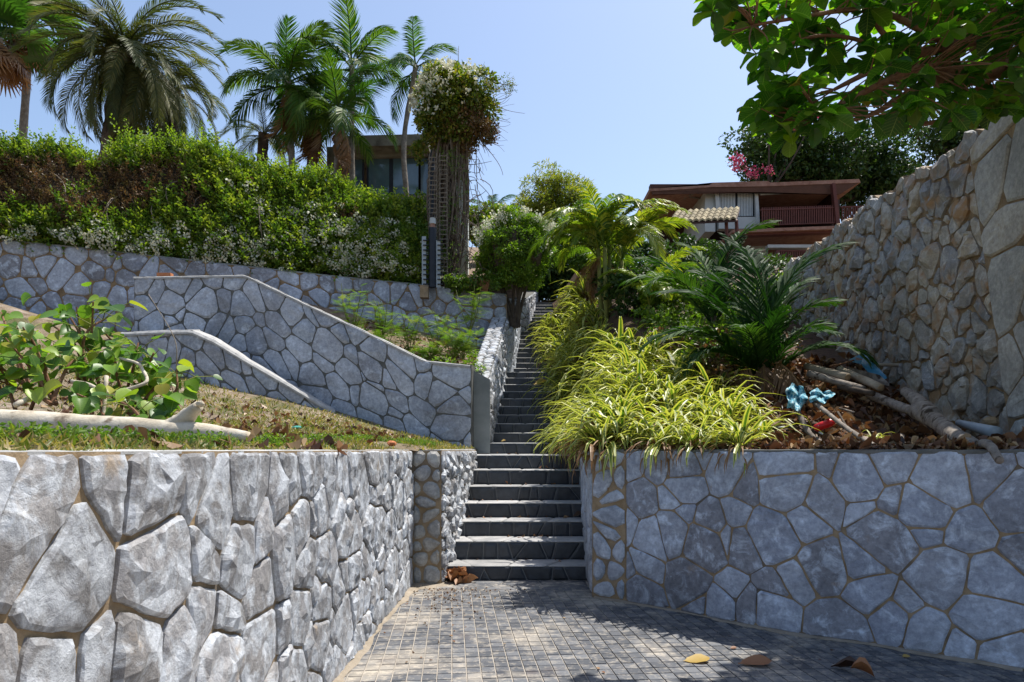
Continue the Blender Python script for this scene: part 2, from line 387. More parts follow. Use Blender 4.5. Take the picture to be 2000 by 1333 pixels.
M['twig'] = rough_mat('dry_twig', [(.3,(.16,.12,.085)),(.7,(.30,.25,.19))], 9, bs=.2, bd=.003)
M['stem_green'] = rough_mat('green_stem', [(.3,(.10,.13,.03)),(.7,(.22,.22,.06))], 6, bs=.1, bd=.003)
M['leaf_palm_dark'] = leaf_mat('dark_palm_leaflet', [(0,(.010,.040,.008)),(.5,(.025,.075,.012)),(.85,(.05,.11,.018)),(1,(.03,.06,.012))], .3, rough=.65, spec=.2)
M['driftwood'] = rough_mat('bleached_driftwood', [(.3,(.30,.25,.18)),(.5,(.50,.44,.34)),(.7,(.60,.55,.46))], 6, bs=.7, bd=.008, bscale=28, tint=((.17,.13,.09), 9, .56, .68))
M['greywood'] = rough_mat('grey_weathered_wood', [(.3,(.11,.09,.075)),(.7,(.30,.26,.22))], 12, bs=.8, bd=.01, bscale=30, tint=((.05,.035,.025), 9, .55, .62))
M['bamboo'] = rough_mat('old_bamboo', [(.3,(.20,.16,.11)),(.7,(.38,.33,.26))], 6, bs=.3, bd=.004, objrand=.4)
M['hedge_core'] = rough_mat('hedge_inner_twigs', [(.35,(.022,.017,.010)),(.6,(.075,.05,.03)),(.75,(.14,.10,.065))], 11, detail=8, bs=1, bd=.08, bscale=14)
# ================================================================ stone fields
def clip(poly, nx, ny, c):
    out = []; n = len(poly)
    for i in range(n):
        a = poly[i]; b = poly[(i+1) % n]
        da = nx*a[0]+ny*a[1]-c; db = nx*b[0]+ny*b[1]-c
        if da <= 0: out.append(a)
        if (da < 0 < db) or (db < 0 < da):
            t = da/(da-db); out.append((a[0]+(b[0]-a[0])*t, a[1]+(b[1]-a[1])*t))
    return out
def cells(L, H, size, rng, var=.25, aspect=1.0, drop=.12, jit=.36):
    rows = max(1, round(H/size)); rh = H/rows; S = []
    for r in range(rows):
        n = max(1, round(L/(size*aspect))); cw = L/n
        for i in range(n):
            if rng.random() < drop: continue
            S.append(((i+.5+(.25 if r % 2 else -.25)+rng.uniform(-jit, jit))*cw, (r+.5+rng.uniform(-jit, jit))*rh, rng.uniform(-var, var)*size*size))
    A = np.array(S); out = []
    for i, (x, y, w) in enumerate(S):
        d = (A[:, 0]-x)**2+(A[:, 1]-y)**2
        near = np.argsort(d)[1:26]
        poly = [(max(0, x-3*size), max(0, y-3*size)), (min(L, x+3*size), max(0, y-3*size)), (min(L, x+3*size), min(H, y+3*size)), (max(0, x-3*size), min(H, y+3*size))]
        for j in near:
            if d[j] > (5*size)**2: break
            qx, qy, qw = S[j]
            poly = clip(poly, 2*(qx-x), 2*(qy-y), qx*qx+qy*qy-x*x-y*y-qw+w)
            if len(poly) < 3: break
        if len(poly) >= 3: out.append(poly)
    return out
def inset(poly, j):
    n = len(poly); ar = sum(poly[i][0]*poly[(i+1) % n][1]-poly[(i+1) % n][0]*poly[i][1] for i in range(n))/2
    s = 1 if ar > 0 else -1; res = list(poly)
    for i in range(n):
        a = poly[i]; b = poly[(i+1) % n]; ex, ey = b[0]-a[0], b[1]-a[1]; l = math.hypot(ex, ey)
        if l < 1e-6: continue
        nx, ny = s*ey/l, -s*ex/l
        res = clip(res, nx, ny, nx*a[0]+ny*a[1]-j)
        if len(res) < 3: return None
    return res
def stone_geo(poly, rng, joint, h, rings=4, facets=0, tilt=.5, edge=.03, rnd_corner=.2, rough=.06, wig=.0):
    p = inset(poly, joint*rng.uniform(.35, .65))
    if not p: return None
    # drop tiny edges, cut corners
    q = []
    for i in range(len(p)):
        a = p[i]; b = p[(i+1) % len(p)]
        if math.hypot(a[0]-b[0], a[1]-b[1]) > joint*.9: q.append(a)
    if len(q) < 3: return None
    b2 = []
    for i in range(len(q)):
        a = q[i]; b = q[(i+1) % len(q)]; l = math.hypot(a[0]-b[0], a[1]-b[1])
        for t in ([rnd_corner, .5, 1-rnd_corner] if l > joint*5 else [rnd_corner, 1-rnd_corner]):
            b2.append((a[0]+(b[0]-a[0])*t+rng.uniform(-wig, wig), a[1]+(b[1]-a[1])*t+rng.uniform(-wig, wig)))
    B = np.array(b2); m = len(B); c = B.mean(0)
    ext = np.abs(B-c).max()
    if ext < joint: return None
    hh = h*rng.uniform(.75, 1.25)*min(1.0, ext/(h*1.3) if h > .04 else 1)
    pl = []
    for _ in range(facets):
        a = rng.uniform(0, 2*math.pi); k = rng.uniform(.15, 1)*tilt
        pl.append((math.cos(a)*k, math.sin(a)*k, hh*rng.uniform(.55, 1.0)))
    sc = [1.0, 1.0]+list(np.linspace(1-edge/max(ext, .01), .0, rings)[:-1])
    V = []; 
    for i, s in enumerate(sc):
        for pt in B:
            jx = (rng.uniform(-1, 1)*rough*.35*ext if i > 2 else 0); jy = (rng.uniform(-1, 1)*rough*.35*ext if i > 2 else 0)
            x = c[0]+(pt[0]-c[0])*s+jx; y = c[1]+(pt[1]-c[1])*s+jy
            if i == 0: d = -.03
            elif i == 1: d = .25*hh
            else:
                dd = hh*(1-.22*(s**3)) if facets == 0 else hh*(1.25-.45*s**2)
                for (ax, ay, k) in pl: dd = min(dd, k+ax*(x-c[0])+ay*(y-c[1]))
                d = max(dd, .32*hh)+rng.uniform(-1, 1)*rough*hh
            V.append((x, y, d))
    dd = hh
    for (ax, ay, k) in pl: dd = min(dd, k+0)
    V.append((c[0], c[1], dd)); n = len(sc)
    Q = np.array([[i*m+k, (i+1)*m+k, (i+1)*m+(k+1) % m, i*m+(k+1) % m] for i in range(n-1) for k in range(m)])
    T = np.array([[(n-1)*m+k, n*m, (n-1)*m+(k+1) % m] for k in range(m)])
    ar = sum(B[i][0]*B[(i+1) % m][1]-B[(i+1) % m][0]*B[i][1] for i in range(m))
    if ar < 0: Q = Q[:, ::-1]; T = T[:, ::-1]
    return np.array(V), [Q, T], c, ext

from mathutils.geometry import delaunay_2d_cdt
def rock_geo(poly, rng, joint, h, cell=.05, planes=6, tilt=.6, rnd_corner=.13, rough=.08, wig=.004, edge=.018, low=.30):
    """split rock: boundary, bevel ring and scattered inner points, cut by random planes"""
    p = inset(poly, joint*rng.uniform(.35, .65))
    if not p: return None
    q = [p[i] for i in range(len(p)) if math.hypot(p[i][0]-p[(i+1) % len(p)][0], p[i][1]-p[(i+1) % len(p)][1]) > joint*.9]
    if len(q) < 3: return None
    b2 = []
    for i in range(len(q)):
        a = q[i]; b = q[(i+1) % len(q)]; l = math.hypot(a[0]-b[0], a[1]-b[1]); n = max(1, int(l/cell))
        for k in range(n+1):
            t = rnd_corner+(1-2*rnd_corner)*k/n
            b2.append((a[0]+(b[0]-a[0])*t+rng.uniform(-wig, wig), a[1]+(b[1]-a[1])*t+rng.uniform(-wig, wig)))
    B = np.array(b2); m = len(B); c = B.mean(0); ext = np.abs(B-c).max()
    if ext < joint*1.2: return None
    I = c+(B-c)*(1-min(.35, edge/ext)); pts = [Vector(x) for x in I]
    lo, hi = B.min(0), B.max(0); inner = inset(q, edge+cell*.45) or []
    if len(inner) > 2:
        nx = max(1, int((hi[0]-lo[0])/cell)); ny = max(1, int((hi[1]-lo[1])/cell))
        for i in range(nx+1):
            for j in range(ny+1):
                x = lo[0]+(i+rng.uniform(-.4, .4)+.5*(j % 2))*cell; y = lo[1]+(j+rng.uniform(-.4, .4))*cell
                ok = True
                for k in range(len(inner)):
                    a = inner[k]; b = inner[(k+1) % len(inner)]; cr = (b[0]-a[0])*(y-a[1])-(b[1]-a[1])*(x-a[0])
                    if k == 0: sg = cr
                    elif cr*sg < 0: ok = False; break
                if ok: pts.append(Vector((x, y)))
    vo, eo, fo, ov, oe, of = delaunay_2d_cdt(pts, [(i, (i+1) % m) for i in range(m)], [], 1, 1e-6)
    hh = h*rng.uniform(.7, 1.3)*min(1.0, ext/(h*1.6)); pl = []
    for _ in range(planes):
        a = rng.uniform(0, 2*math.pi); k = rng.uniform(.1, 1)*tilt; pl.append((math.cos(a)*k, math.sin(a)*k, hh*rng.uniform(.55, 1.05)))
    V = [(x, y, -.03) for x, y in B]+[(x, y, .22*hh) for x, y in B]; o = len(V); ids = {}
    for i, w in enumerate(vo):
        x, y = w; bnd = bool(ov[i]) and min(ov[i]) < m if ov else i < m
        d = hh*1.08
        for ax, ay, k in pl: d = min(d, k+ax*(x-c[0])+ay*(y-c[1]))
        d = max(d, low*hh)+rng.uniform(-1, 1)*rough*hh
        if bnd: d = min(d, .85*hh)*rng.uniform(.75, 1)
        V.append((x, y, max(d, .24*hh)))
    Q = [[i, (i+1) % m, m+(i+1) % m, m+i] for i in range(m)]
    # outer ring to bevel ring (vertex order of the first m outputs equals the input order)
    idx = [None]*m
    for i, l in enumerate(ov):
        for k in l:
            if k < m and idx[k] is None: idx[k] = i
    Q += [[m+i, m+(i+1) % m, o+idx[(i+1) % m], o+idx[i]] for i in range(m) if idx[i] is not None and idx[(i+1) % m] is not None]
    ar = sum(B[i][0]*B[(i+1) % m][1]-B[(i+1) % m][0]*B[i][1] for i in range(m))
    Q = np.array(Q); T = []
    for f in fo:
        a, b, d = [vo[k] for k in f[:3]]; s_ = (b[0]-a[0])*(d[1]-a[1])-(b[1]-a[1])*(d[0]-a[0])
        f = list(f) if (s_ > 0) == (ar > 0) else list(f)[::-1]
        T += [[o+f[0], o+f[k], o+f[k+1]] for k in range(1, len(f)-1)]
    T = np.array(T)
    if ar < 0: Q = Q[:, ::-1]; T = T[:, ::-1]
    return np.array(V), [Q, T], c, ext

class Path:
    def __init__(s, pts, side=1, sub=0):
        p = smooth_path([(x, y, 0) for x, y in pts], sub)[:, :2] if sub else np.array(pts, float)
        s.p = p; s.c = np.concatenate([[0], np.cumsum(np.linalg.norm(np.diff(p, axis=0), axis=1))]); s.L = s.c[-1]
        t = norm(np.gradient(p, axis=0)) if sub else None
        seg = norm(np.diff(p, axis=0)); s.t = t if sub else np.vstack([seg, seg[-1]])
        s.sub = sub; s.side = side
    def at(s, u):
        u = np.asarray(u, float); x = np.interp(u, s.c, s.p[:, 0]); y = np.interp(u, s.c, s.p[:, 1])
        if s.sub: tx = np.interp(u, s.c, s.t[:, 0]); ty = np.interp(u, s.c, s.t[:, 1])
        else:
            i = np.clip(np.searchsorted(s.c, u, side='right')-1, 0, len(s.c)-2); tx = s.t[i, 0]; ty = s.t[i, 1]
        l = np.hypot(tx, ty); return x, y, s.side*ty/l, -s.side*tx/l          # normal: right-hand side when side=1
def wall_map(path, ztop, batter=0.0, lean=0.0):
    def f(u, v, d):
        u = np.asarray(u, float); v = np.asarray(v, float); uu = u+lean*v
        x, y, nx, ny = path.at(np.clip(uu, 0, path.L)); zt = ztop(uu)
        dd = d+batter*v
        return np.stack([x+nx*dd, y+ny*dd, zt-v+0*x], -1)
    f.flip = (path.side < 0)
    return f
def zt(us, zs): return lambda u: np.interp(u, us, zs)
def core_mesh(path, ztop, H, thick, batter=0, du=.15, zmin=None, top_drop=.0):
    us = np.unique(np.concatenate([np.arange(0, path.L, du), path.c, [path.L]])); n = len(us)
    vs_ = np.linspace(0, H, 6); V = []; m = wall_map(path, ztop, batter)
    rows = []
    for v in vs_[::-1]: rows.append(m(us, np.full(n, v+top_drop), np.zeros(n)))
    rows.append(m(us, np.full(n, top_drop), np.full(n, -thick))); rows.append(m(us, np.full(n, H), np.full(n, -thick)))
    V = np.concatenate(rows); r = len(rows)
    F = np.array([[j*n+i, j*n+i+1, (j+1)*n+i+1, (j+1)*n+i] for j in range(r-1) for i in range(n-1)])
    if path.side > 0: pass
    ends = [np.array([[j*n+i for j in range(r)]]) for i in (0, n-1)]
    Fs = [F]+[ends[0], ends[1][:, ::-1]]
    if path.side < 0: Fs = [f[:, ::-1] for f in Fs]
    return V, Fs
STONES = {}
def stones(th, L, H, mapf, mat, seed, size=.3, joint=.02, h=.03, keep=None, var=.25, aspect=1.0, drop=.12, margin=120, name='stone', jit=.36, mincell=0, geo=None, **kw):
    rng = random.Random(seed); lst = STONES.setdefault(th.name, [])
    for poly in cells(L, H, size, rng, var, aspect, drop, jit):
        g = (geo or stone_geo)(poly, rng, joint, h, **kw)
        if not g: continue
        V, F, c, ext = g
        if keep and not keep(c[0], c[1]): continue
        W = mapf(V[:, 0], V[:, 1], V[:, 2]); cw = W.mean(0)
        if cw[1] < .35: continue
        px = 1000+FOC*cw[0]/cw[1]; py = HZ-FOC*(cw[2]-EYE)/cw[1]
        if not (-margin-ext*FOC/cw[1] < px < 2000+margin+ext*FOC/cw[1] and -margin < py < 1333+margin+ext*FOC/cw[1]): continue
        if getattr(mapf, 'flip', False): F = [f[:, ::-1] for f in F]
        lst.append((ext*FOC/cw[1], W, F, mat, name))
def finish_stones(th, limit=298, label=None):
    lst = sorted(STONES.pop(th.name, []), key=lambda a: -a[0]); rng = random.Random(5); rest = {}
    for k, (s, W, F, mat, name) in enumerate(lst):
        if k < limit: part(th, name, W, F, mat)
        else: rest.setdefault((name, mat.name), Acc()).add(W, F, rng.random())
    for (name, mn), a in rest.items():
        a.part(th, name, bpy.data.materials[mn], stuff=True)
def core(th, name, path, ztop, H, thick, mat, **kw):
    V, F = core_mesh(path, ztop, H, thick, **kw); return part(th, name, V, F, mat)
def coping_map(path, ztop, lift=0.0):
    def f(u, v, d):
        x, y, nx, ny = path.at(np.clip(u, 0, path.L)); return np.stack([x-nx*v, y-ny*v, ztop(u)+d+lift], -1)
    f.flip = not (path.side < 0)
    return f
def top_strip(th, name, path, ztop, thick, mat, lift=.012, over=.015, du=.08, seed=1, wob=.008, lip=.02, tilt=0):
    """mortar capping: a thin uneven slab on the wall head"""
    rng = np.random.RandomState(seed); us = np.arange(0, path.L+du*.5, du); us = np.minimum(us, path.L); n = len(us)
    x, y, nx, ny = path.at(us); z = ztop(us)
    o = over+rng.uniform(-wob, wob, n)
    rows = [np.stack([x+nx*o, y+ny*o, z-lip], 1), np.stack([x+nx*o, y+ny*o, z+lift*.5-tilt], 1), np.stack([x+nx*(o-.012-tilt*.3), y+ny*(o-.012-tilt*.3), z+lift-tilt*.75+rng.uniform(-.004, .004, n)], 1),
            np.stack([x-nx*thick, y-ny*thick, z+lift+rng.uniform(-.004, .004, n)], 1), np.stack([x-nx*thick, y-ny*thick, z-.03], 1)]
    V = np.concatenate(rows); F = np.array([[j*n+i, j*n+i+1, (j+1)*n+i+1, (j+1)*n+i] for j in range(4) for i in range(n-1)])
    if path.side < 0: F = F[:, ::-1]
    return part(th, name, V, [F], mat)

# ================================================================ ground heights
def sstep(a, b, x):
    t = np.clip((x-a)/(b-a), 0, 1); return t*t*(3-2*t)
def z_left(X, Y):
    s = np.minimum(np.clip((Y-3.3)/8.9, 0.02, .82)+.20*np.maximum(0, Y-10.6), 1.0)
    z = 1.352+.31*np.maximum(0, -X-.75)*s
    xin = np.interp(Y, [6.6, 6.8, 9.5], [-1.16, -.84, -.64])
    z = z-.05*sstep(xin-.14, xin+.03, X)*(Y < 9.6)
    return z
RW = [(.71,6.22),(1.003,6.0),(1.386,5.65),(1.723,5.27),(2.02,4.98),(2.39,4.75),(2.75,4.44),(3.1,4.14),(3.8,3.4),(4.8,2.4)]
def stair_z(Y):
    Y = np.asarray(Y, float)
    return np.where(Y < 11.2, 1.26, np.where(Y < 15, 1.445+(Y-11.2)*.4375, np.where(Y < 15.6, 3.02, np.minimum(3.195+(Y-15.6)*.4375, 6.17))))
LX = ([6.5,6.95,9.35,11.2,15,15.8,18.85,18.9,22.6,30],[-.62,-.6,-.5,-.38,-.13,.05,.225,.38,.71,1.2])
RX = ([6.2,9.35,11.2,15,22.5,30],[.72,.95,1.0,1.04,1.4,1.8])
def xl(Y): return np.interp(Y, *LX)
def xr(Y): return np.interp(Y, *RX)
def z_right(X, Y):
    base = 1.335+.38*np.maximum(0, Y-6.35)-.19*sstep(6.0, 7.4, Y)*0
    near = np.maximum(stair_z(Y), 1.33)+.06+1.5*np.maximum(0, X-xr(Y))
    return np.minimum(base, near)
def grid(x0, x1, y0, y1, step, zf, keep=None, amp=.03, seed=3):
    xs = np.arange(x0, x1+step, step); ys = np.arange(y0, y1+step, step); A, B = np.meshgrid(xs, ys)
    Z = zf(A, B)+snoise(np.stack([A, B], -1), 1.1, seed)*amp+snoise(np.stack([A, B], -1), 3.7, seed+1)*amp*.4
    V = np.stack([A, B, Z], -1).reshape(-1, 3); n = len(xs)
    F = np.array([[j*n+i, j*n+i+1, (j+1)*n+i+1, (j+1)*n+i] for j in range(len(ys)-1) for i in range(n-1)])
    if keep is not None:
        c = V[F].mean(1); F = F[keep(c[:, 0], c[:, 1])]
    return V, [F]

# far ground
structure('ground', *(lambda s: (np.array([[-s,-s,-.05],[s,-s,-.05],[s,s,-.05],[-s,s,-.05]], float), [np.array([[0,1,2,3]])]))(1500), M['soil'])

# ================================================================ paving
pv = np.array([[-1.5,-1,-.004],[5.6,-1,-.004],[5.6,7.1,-.004],[-1.5,7.1,-.004]], float)
pave = structure('pavement', pv, [np.array([[0,1,2,3]])], M['grout_pave'])
def in_pave(x, y):
    wy = np.interp(x, [a for a, b in RW], [b for a, b in RW])
    return (x > -1.08) and y < 6.62 and (x < .74 or y < wy+.05)
def build_paving():
    rng = random.Random(11); a = math.atan2(-.088, 1); ca, sa = math.cos(a), math.sin(a)
    ex = np.array([ca, sa*0-math.sin(-a)*0]); dirY = np.array([-.088, 1.0]); dirY /= np.linalg.norm(dirY); dirX = np.array([dirY[1], -dirY[0]])
    tw, th_ = .088, .105; tiles = []
    for i in range(-30, 70):
        for j in range(0, 70):
            c = dirX*(i+.5)*tw+dirY*(j+.5)*th_
            if not in_pave(c[0], c[1]) or c[1] < 3.0 or c[1] > 6.53-.0*abs(c[0]): continue
            w, h = tw-.0055-rng.uniform(0, .0025), th_-.0055-rng.uniform(0, .0025); r = rng.uniform(-.010, .010)
            z = rng.uniform(.0015, .0045); cr, sr = math.cos(r), math.sin(r)
            V = []
            for (sx, sy, zz, k) in [(-1,-1,-.004,1),(1,-1,-.004,1),(1,1,-.004,1),(-1,1,-.004,1),(-1,-1,z,.97),(1,-1,z,.97),(1,1,z,.97),(-1,1,z,.97)]:
                lx, ly = sx*w/2*(k if zz > 0 else 1), sy*h/2*(k if zz > 0 else 1)
                q = c+dirX*(lx*cr-ly*sr)+dirY*(lx*sr+ly*cr); V.append((q[0], q[1], zz))
            tiles.append((c[1], V))
    vis = [t for t in tiles if True]; vis.sort(key=lambda t: t[0] if t[0] > 3.9 else 99)
    acc = Acc(); F = [BOXF[1:]]
    for k, (d, V) in enumerate(vis):
        if k < 298:
            V = np.array(V); c = V.mean(0); c[2] = 0
            link('tile', mk_mesh('tile', V-c, F, M['paving']), pave, c)
        else: acc.add(V, F, rng.random())
    acc.part(pave, 'tile', M['paving'], stuff=True)
build_paving()
# crazy paving strip in front of the steps
def flat_map(x0, y0, z):
    def f(u, v, d): return np.stack([x0+u, y0+v, z+d], -1)
    return f
strip = structure('path', *(lambda b: b)(box(-.72, .76, 6.50, 6.99, -.03, .002)), M['grout_pave'])
rng = random.Random(21)
for poly in cells(1.5, .46, .2, rng, .2, 1.5):
    g = stone_geo(poly, rng, .012, .012, rings=2, rough=.02, rnd_corner=.08)
    if g:
        V, F, c, e = g; V[:, 2] = np.maximum(V[:, 2], -.004)
        part(strip, 'slab', flat_map(-.75, 6.52, .003)(V[:, 0], V[:, 1], V[:, 2]), F, M['paving'])

# ================================================================ stairs
stair = thing('stairway', 'long straight stairway of dark slate steps climbing between the stone walls', 'stairs', (0.1, 6.95, 0))
def build_stairs():
    rng = random.Random(4); ys = [6.95+.4*i for i in range(7)]; zs = [.156,.348,.522,.70,.878,1.068,1.262]
    ys += [11.2+.4*i for i in range(10)]; zs += [1.445+.175*i for i in range(10)]
    ys += [15.6+.4*i for i in range(18)]; zs += [3.195+.175*i for i in range(18)]
    nslab = 0
    for k, (y, z) in enumerate(zip(ys, zs)):
        y1 = ys[k+1]+.03 if k+1 < len(ys) else y+2.5
        zb = (zs[k-1]-.03) if k else -.02
        V = []
        jz = rng.uniform(-.004, .004)
        for yy in (y, y1):
            for xx in (float(xl(yy))-.12, float(xr(yy))+.10):
                for zz in (zb, z+jz): V.append((xx, yy, zz))
        V = np.array(V); F = [np.array([[0,1,5,4],[2,6,7,3],[0,2,3,1],[4,5,7,6],[1,3,7,5],[0,4,6,2]])]
        F = [f[:, ::-1] for f in F]
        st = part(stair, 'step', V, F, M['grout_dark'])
        x0 = float(xl(y))-.06; W = float(xr(y))+.05-x0; Hr = z-zb-.03-.005
        size = .17 if k < 7 else (.3 if k < 17 else .55)
        # riser pieces
        for poly in cells(W, Hr, size if k < 7 else Hr, rng, .3, 1.0 if k < 7 else size/Hr, drop=.1):
            g = stone_geo(poly, rng, .009, .012, rings=2, rough=.02, rnd_corner=.06)
            if not g: continue
            v, f, c, e = g; v[:, 2] = np.maximum(v[:, 2], -.003)
            W3 = np.stack([x0+v[:, 0], y-v[:, 2], zb+.03+v[:, 1]], -1)
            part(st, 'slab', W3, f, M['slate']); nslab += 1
        # tread pieces with a straight front edge
        dep = y1-y-.03+.014
        for poly in cells(W, dep, .3 if k < 7 else .5, rng, .2, 1.3, drop=.05):
            g = stone_geo(poly, rng, .009, .014, rings=2, rough=.02, rnd_corner=.06)
            if not g: continue
            v, f, c, e = g; v[:, 2] = np.maximum(v[:, 2], -.003)
            W3 = np.stack([x0+v[:, 0], y-.014+v[:, 1], z+jz+v[:, 2]], -1)
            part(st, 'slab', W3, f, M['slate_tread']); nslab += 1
    print('slabs', nslab)
build_stairs()

# ================================================================ lower left retaining wall
wl = thing('retaining_wall', 'low retaining wall of large rough pale boulders along the left edge of the paving', 'stone wall', (-1.1, 4, 0))
pA = Path([(-1.02,.45),(-1.04,2.5),(-1.035,4),(-.99,6.70)], 1)
pB = Path([(-.985,6.73),(-.70,6.73)], 1)
pC = Path([(-.70,6.74),(-.62,7.6),(-.50,9.42)], 1, 4)
cz = lambda u: 1.335+0*np.asarray(u, float)
core(wl, 'mortar', pA, cz, 1.4, .45, M['mortar_tan'])
core(wl, 'mortar', pB, lambda u: 1.331+0*np.asarray(u, float), 1.4, .4, M['mortar_tan'])
core(wl, 'mortar', pC, lambda u: 1.333+0*np.asarray(u, float), 1.4, .35, M['mortar_tan'])
stones(wl, pA.L, 1.33, wall_map(pA, cz), M['rock_left'], 31, size=.225, joint=.016, h=.050, var=.36, drop=.14, jit=.42, geo=rock_geo, cell=.042, planes=7, tilt=.55, rough=.09, aspect=1.08, low=.42, rnd_corner=.09)
stones(wl, pB.L, 1.32, wall_map(pB, cz), M['rock_pillar'], 33, size=.145, joint=.024, h=.03, rings=3, var=.15, rnd_corner=.25)
stones(wl, pC.L, 1.32, wall_map(pC, cz), M['rock_left'], 34, size=.15, joint=.02, h=.06, rings=3, facets=3, tilt=.8)
finish_stones(wl)
for i, pp in enumerate((pA, pB, pC)):
    top_strip(wl, 'coping', pp, lambda u, i=i: 1.334+.002*i+0*np.asarray(u, float), (.18,.12,.14)[i], M['coping'], lift=.004, over=-.004, lip=.006, seed=i)

# ================================================================ lower right retaining wall
wr = thing('retaining_wall', 'curved retaining wall of flush grey fieldstone on the right of the paving, tinted with blue shade', 'stone wall', (2, 5, 0))
pR = Path(RW[1:], 1, 4)
pQ = Path([(.73,6.20),(1.0,6.0)], 1)                          # corner pier face
pS = Path([(.95,9.45),(.84,8),(.735,6.24)], 1)               # side towards the steps
core(wr, 'mortar', pR, cz, 1.4, .35, M['mortar_tan'])
core(wr, 'mortar', pQ, lambda u: 1.331+0*np.asarray(u, float), 1.4, .3, M['mortar_tan'])
core(wr, 'mortar', pS, lambda u: 1.333+0*np.asarray(u, float), 1.4, .2, M['mortar_tan'])
stones(wr, pR.L, 1.33, wall_map(pR, cz), M['rock_shade_blue'], 41, size=.235, joint=.013, h=.026, var=.38, drop=.13, jit=.42, geo=rock_geo, cell=.075, planes=3, tilt=.14, rough=.16, rnd_corner=.10, edge=.02, low=.5)
stones(wr, pQ.L, 1.325, wall_map(pQ, cz), M['rock_mid'], 44, size=.165, joint=.026, h=.022, rings=3, var=.12, rnd_corner=.28, jit=.2)
stones(wr, pS.L, 1.32, wall_map(pS, cz), M['rock_mid'], 43, size=.22, joint=.02, h=.025, rings=3)
finish_stones(wr)
top_strip(wr, 'coping', pR, lambda u: 1.334+0*np.asarray(u, float), .2, M['mortar_grey'], lift=.008, over=.008)
top_strip(wr, 'coping', pQ, lambda u: 1.336+0*np.asarray(u, float), .2, M['mortar_grey'], lift=.008, over=.008)

# ================================================================ middle left walls
def px_path(pts):      # (px, D)
    return [(X_(p, d), d) for p, d in pts]
# tall wall with sloping head
A_pts = [(262,11.55),(480,11.4),(600,11.3),(740,11.15),(830,11.05),(921,10.95)]
A_top = [541,537,594,660,704,713]
pW = Path(px_path(A_pts), 1)
zW = zt(pW.c, [Z_(y, d) for y, (p, d) in zip(A_top, A_pts)])
wa = thing('garden_wall', 'tall grey fieldstone garden wall whose pale capped head slopes down to the right', 'stone wall', (X_(600,11.3), 11.3, 2.2))
core(wa, 'mortar', pW, zW, 1.75, .32, M['mortar_grey'])
stones(wa, pW.L, 1.62, wall_map(pW, zW), M['rock_mid'], 51, size=.315, joint=.020, h=.045, var=.4, drop=.1, jit=.42, geo=rock_geo, cell=.10, planes=4, tilt=.3, rough=.12, edge=.04, rnd_corner=.17)
finish_stones(wa); top_strip(wa, 'coping', pW, zW, .32, M['coping'], lift=.012, over=.03, lip=.05, tilt=.025)
# low wall in front
B_pts = [(228,10.95),(300,10.75),(375,10.6),(420,10.62),(480,10.68),(560,10.8),(655,10.98)]
B_top = [650,646,645,665,702,748,804]
pV = Path(px_path(B_pts), 1); zV = zt(pV.c, [Z_(y, d) for y, (p, d) in zip(B_top, B_pts)])
wb = thing('garden_wall', 'short low fieldstone wall with broad white sloping cap in front of the tall one', 'stone wall', (X_(450,10.6), 10.6, 2.2))
core(wb, 'mortar', pV, zV, 1.2, .26, M['mortar_grey'])
stones(wb, pV.L, 1.1, wall_map(pV, zV), M['rock_mid'], 52, size=.28, joint=.020, h=.04, var=.35, geo=rock_geo, cell=.10, planes=4, tilt=.3, rough=.12, edge=.04, rnd_corner=.17)
finish_stones(wb); top_strip(wb, 'coping', pV, zV, .26, M['coping'], lift=.05, over=.04, lip=.07, tilt=.065)
# long back wall under the hedge
C_pts = [(-160,12.6),(0,13.0),(180,13.35),(400,13.8),(620,14.3),(830,14.9),(990,15.45)]
C_top = [448,468,486,511,536,557,576]
pC2 = Path(px_path(C_pts), 1); zC = zt(pC2.c, [Z_(y, d) for y, (p, d) in zip(C_top, C_pts)])
wc = thing('garden_wall', 'long shaded fieldstone wall running level behind the others with the hedge growing on top', 'stone wall', (X_(400,13.8), 13.8, 4))
core(wc, 'mortar', pC2, zC, 2.6, .35, M['mortar_earth'])
stones(wc, pC2.L, 1.6, wall_map(pC2, zC), M['rock_shade_blue'], 53, size=.33, joint=.022, h=.03, rings=3, var=.25, aspect=1.1, rnd_corner=.2)
finish_stones(wc); top_strip(wc, 'coping', pC2, zC, .3, M['concrete'], lift=.01, over=.01)

# wall climbing beside the steps
wd = thing('stair_wall', 'thick stone wall climbing beside the steps with a cobbled sunlit head and grey cement end', 'stone wall', (-.5, 11.2, 1.2))
pD = Path([(-.115,15.1),(-.38,11.2)], -1)
zD = lambda u: np.interp(u, [0, pD.L], [4.26, 2.50])
V, F = core_mesh(pD, zD, 2.0, .33); part(wd, 'mortar', V, F, M['mortar_grey'])
stones(wd, pD.L, 1.5, wall_map(pD, zD), M['rock_left'], 61, size=.2, joint=.02, h=.055, rings=3, facets=3, tilt=.7)
stones(wd, pD.L, .34, coping_map(pD, zD, .005), M['rock_left'], 62, size=.15, joint=.022, h=.025, rings=2, rnd_corner=.26, name='cap_stone')
finish_stones(wd)
V, F = pprism([(924,723),(957,742),(957,886),(924,886)], 11.13, .05); part(wd, 'end_panel', V, F, M['concrete'])
we = thing('stair_wall', 'dimmer stretch of stone wall above the landing beside the steps', 'stone wall', (0, 16, 3))
pE = Path([(.225,18.9),(.05,15.8),(-.1,15.12)], -1); zE = lambda u: np.interp(u, [0, pE.L], [5.35, 4.0])
V, F = core_mesh(pE, zE, 2.2, .5); part(we, 'mortar', V, F, M['mortar_grey'])
stones(we, pE.L, 1.5, wall_map(pE, zE), M['rock_mid'], 63, size=.2, joint=.018, h=.03, rings=2)
finish_stones(we)
wf = thing('stair_wall', 'pale highest stretch of stone wall at the head of the steps', 'stone wall', (.4, 19, 4))
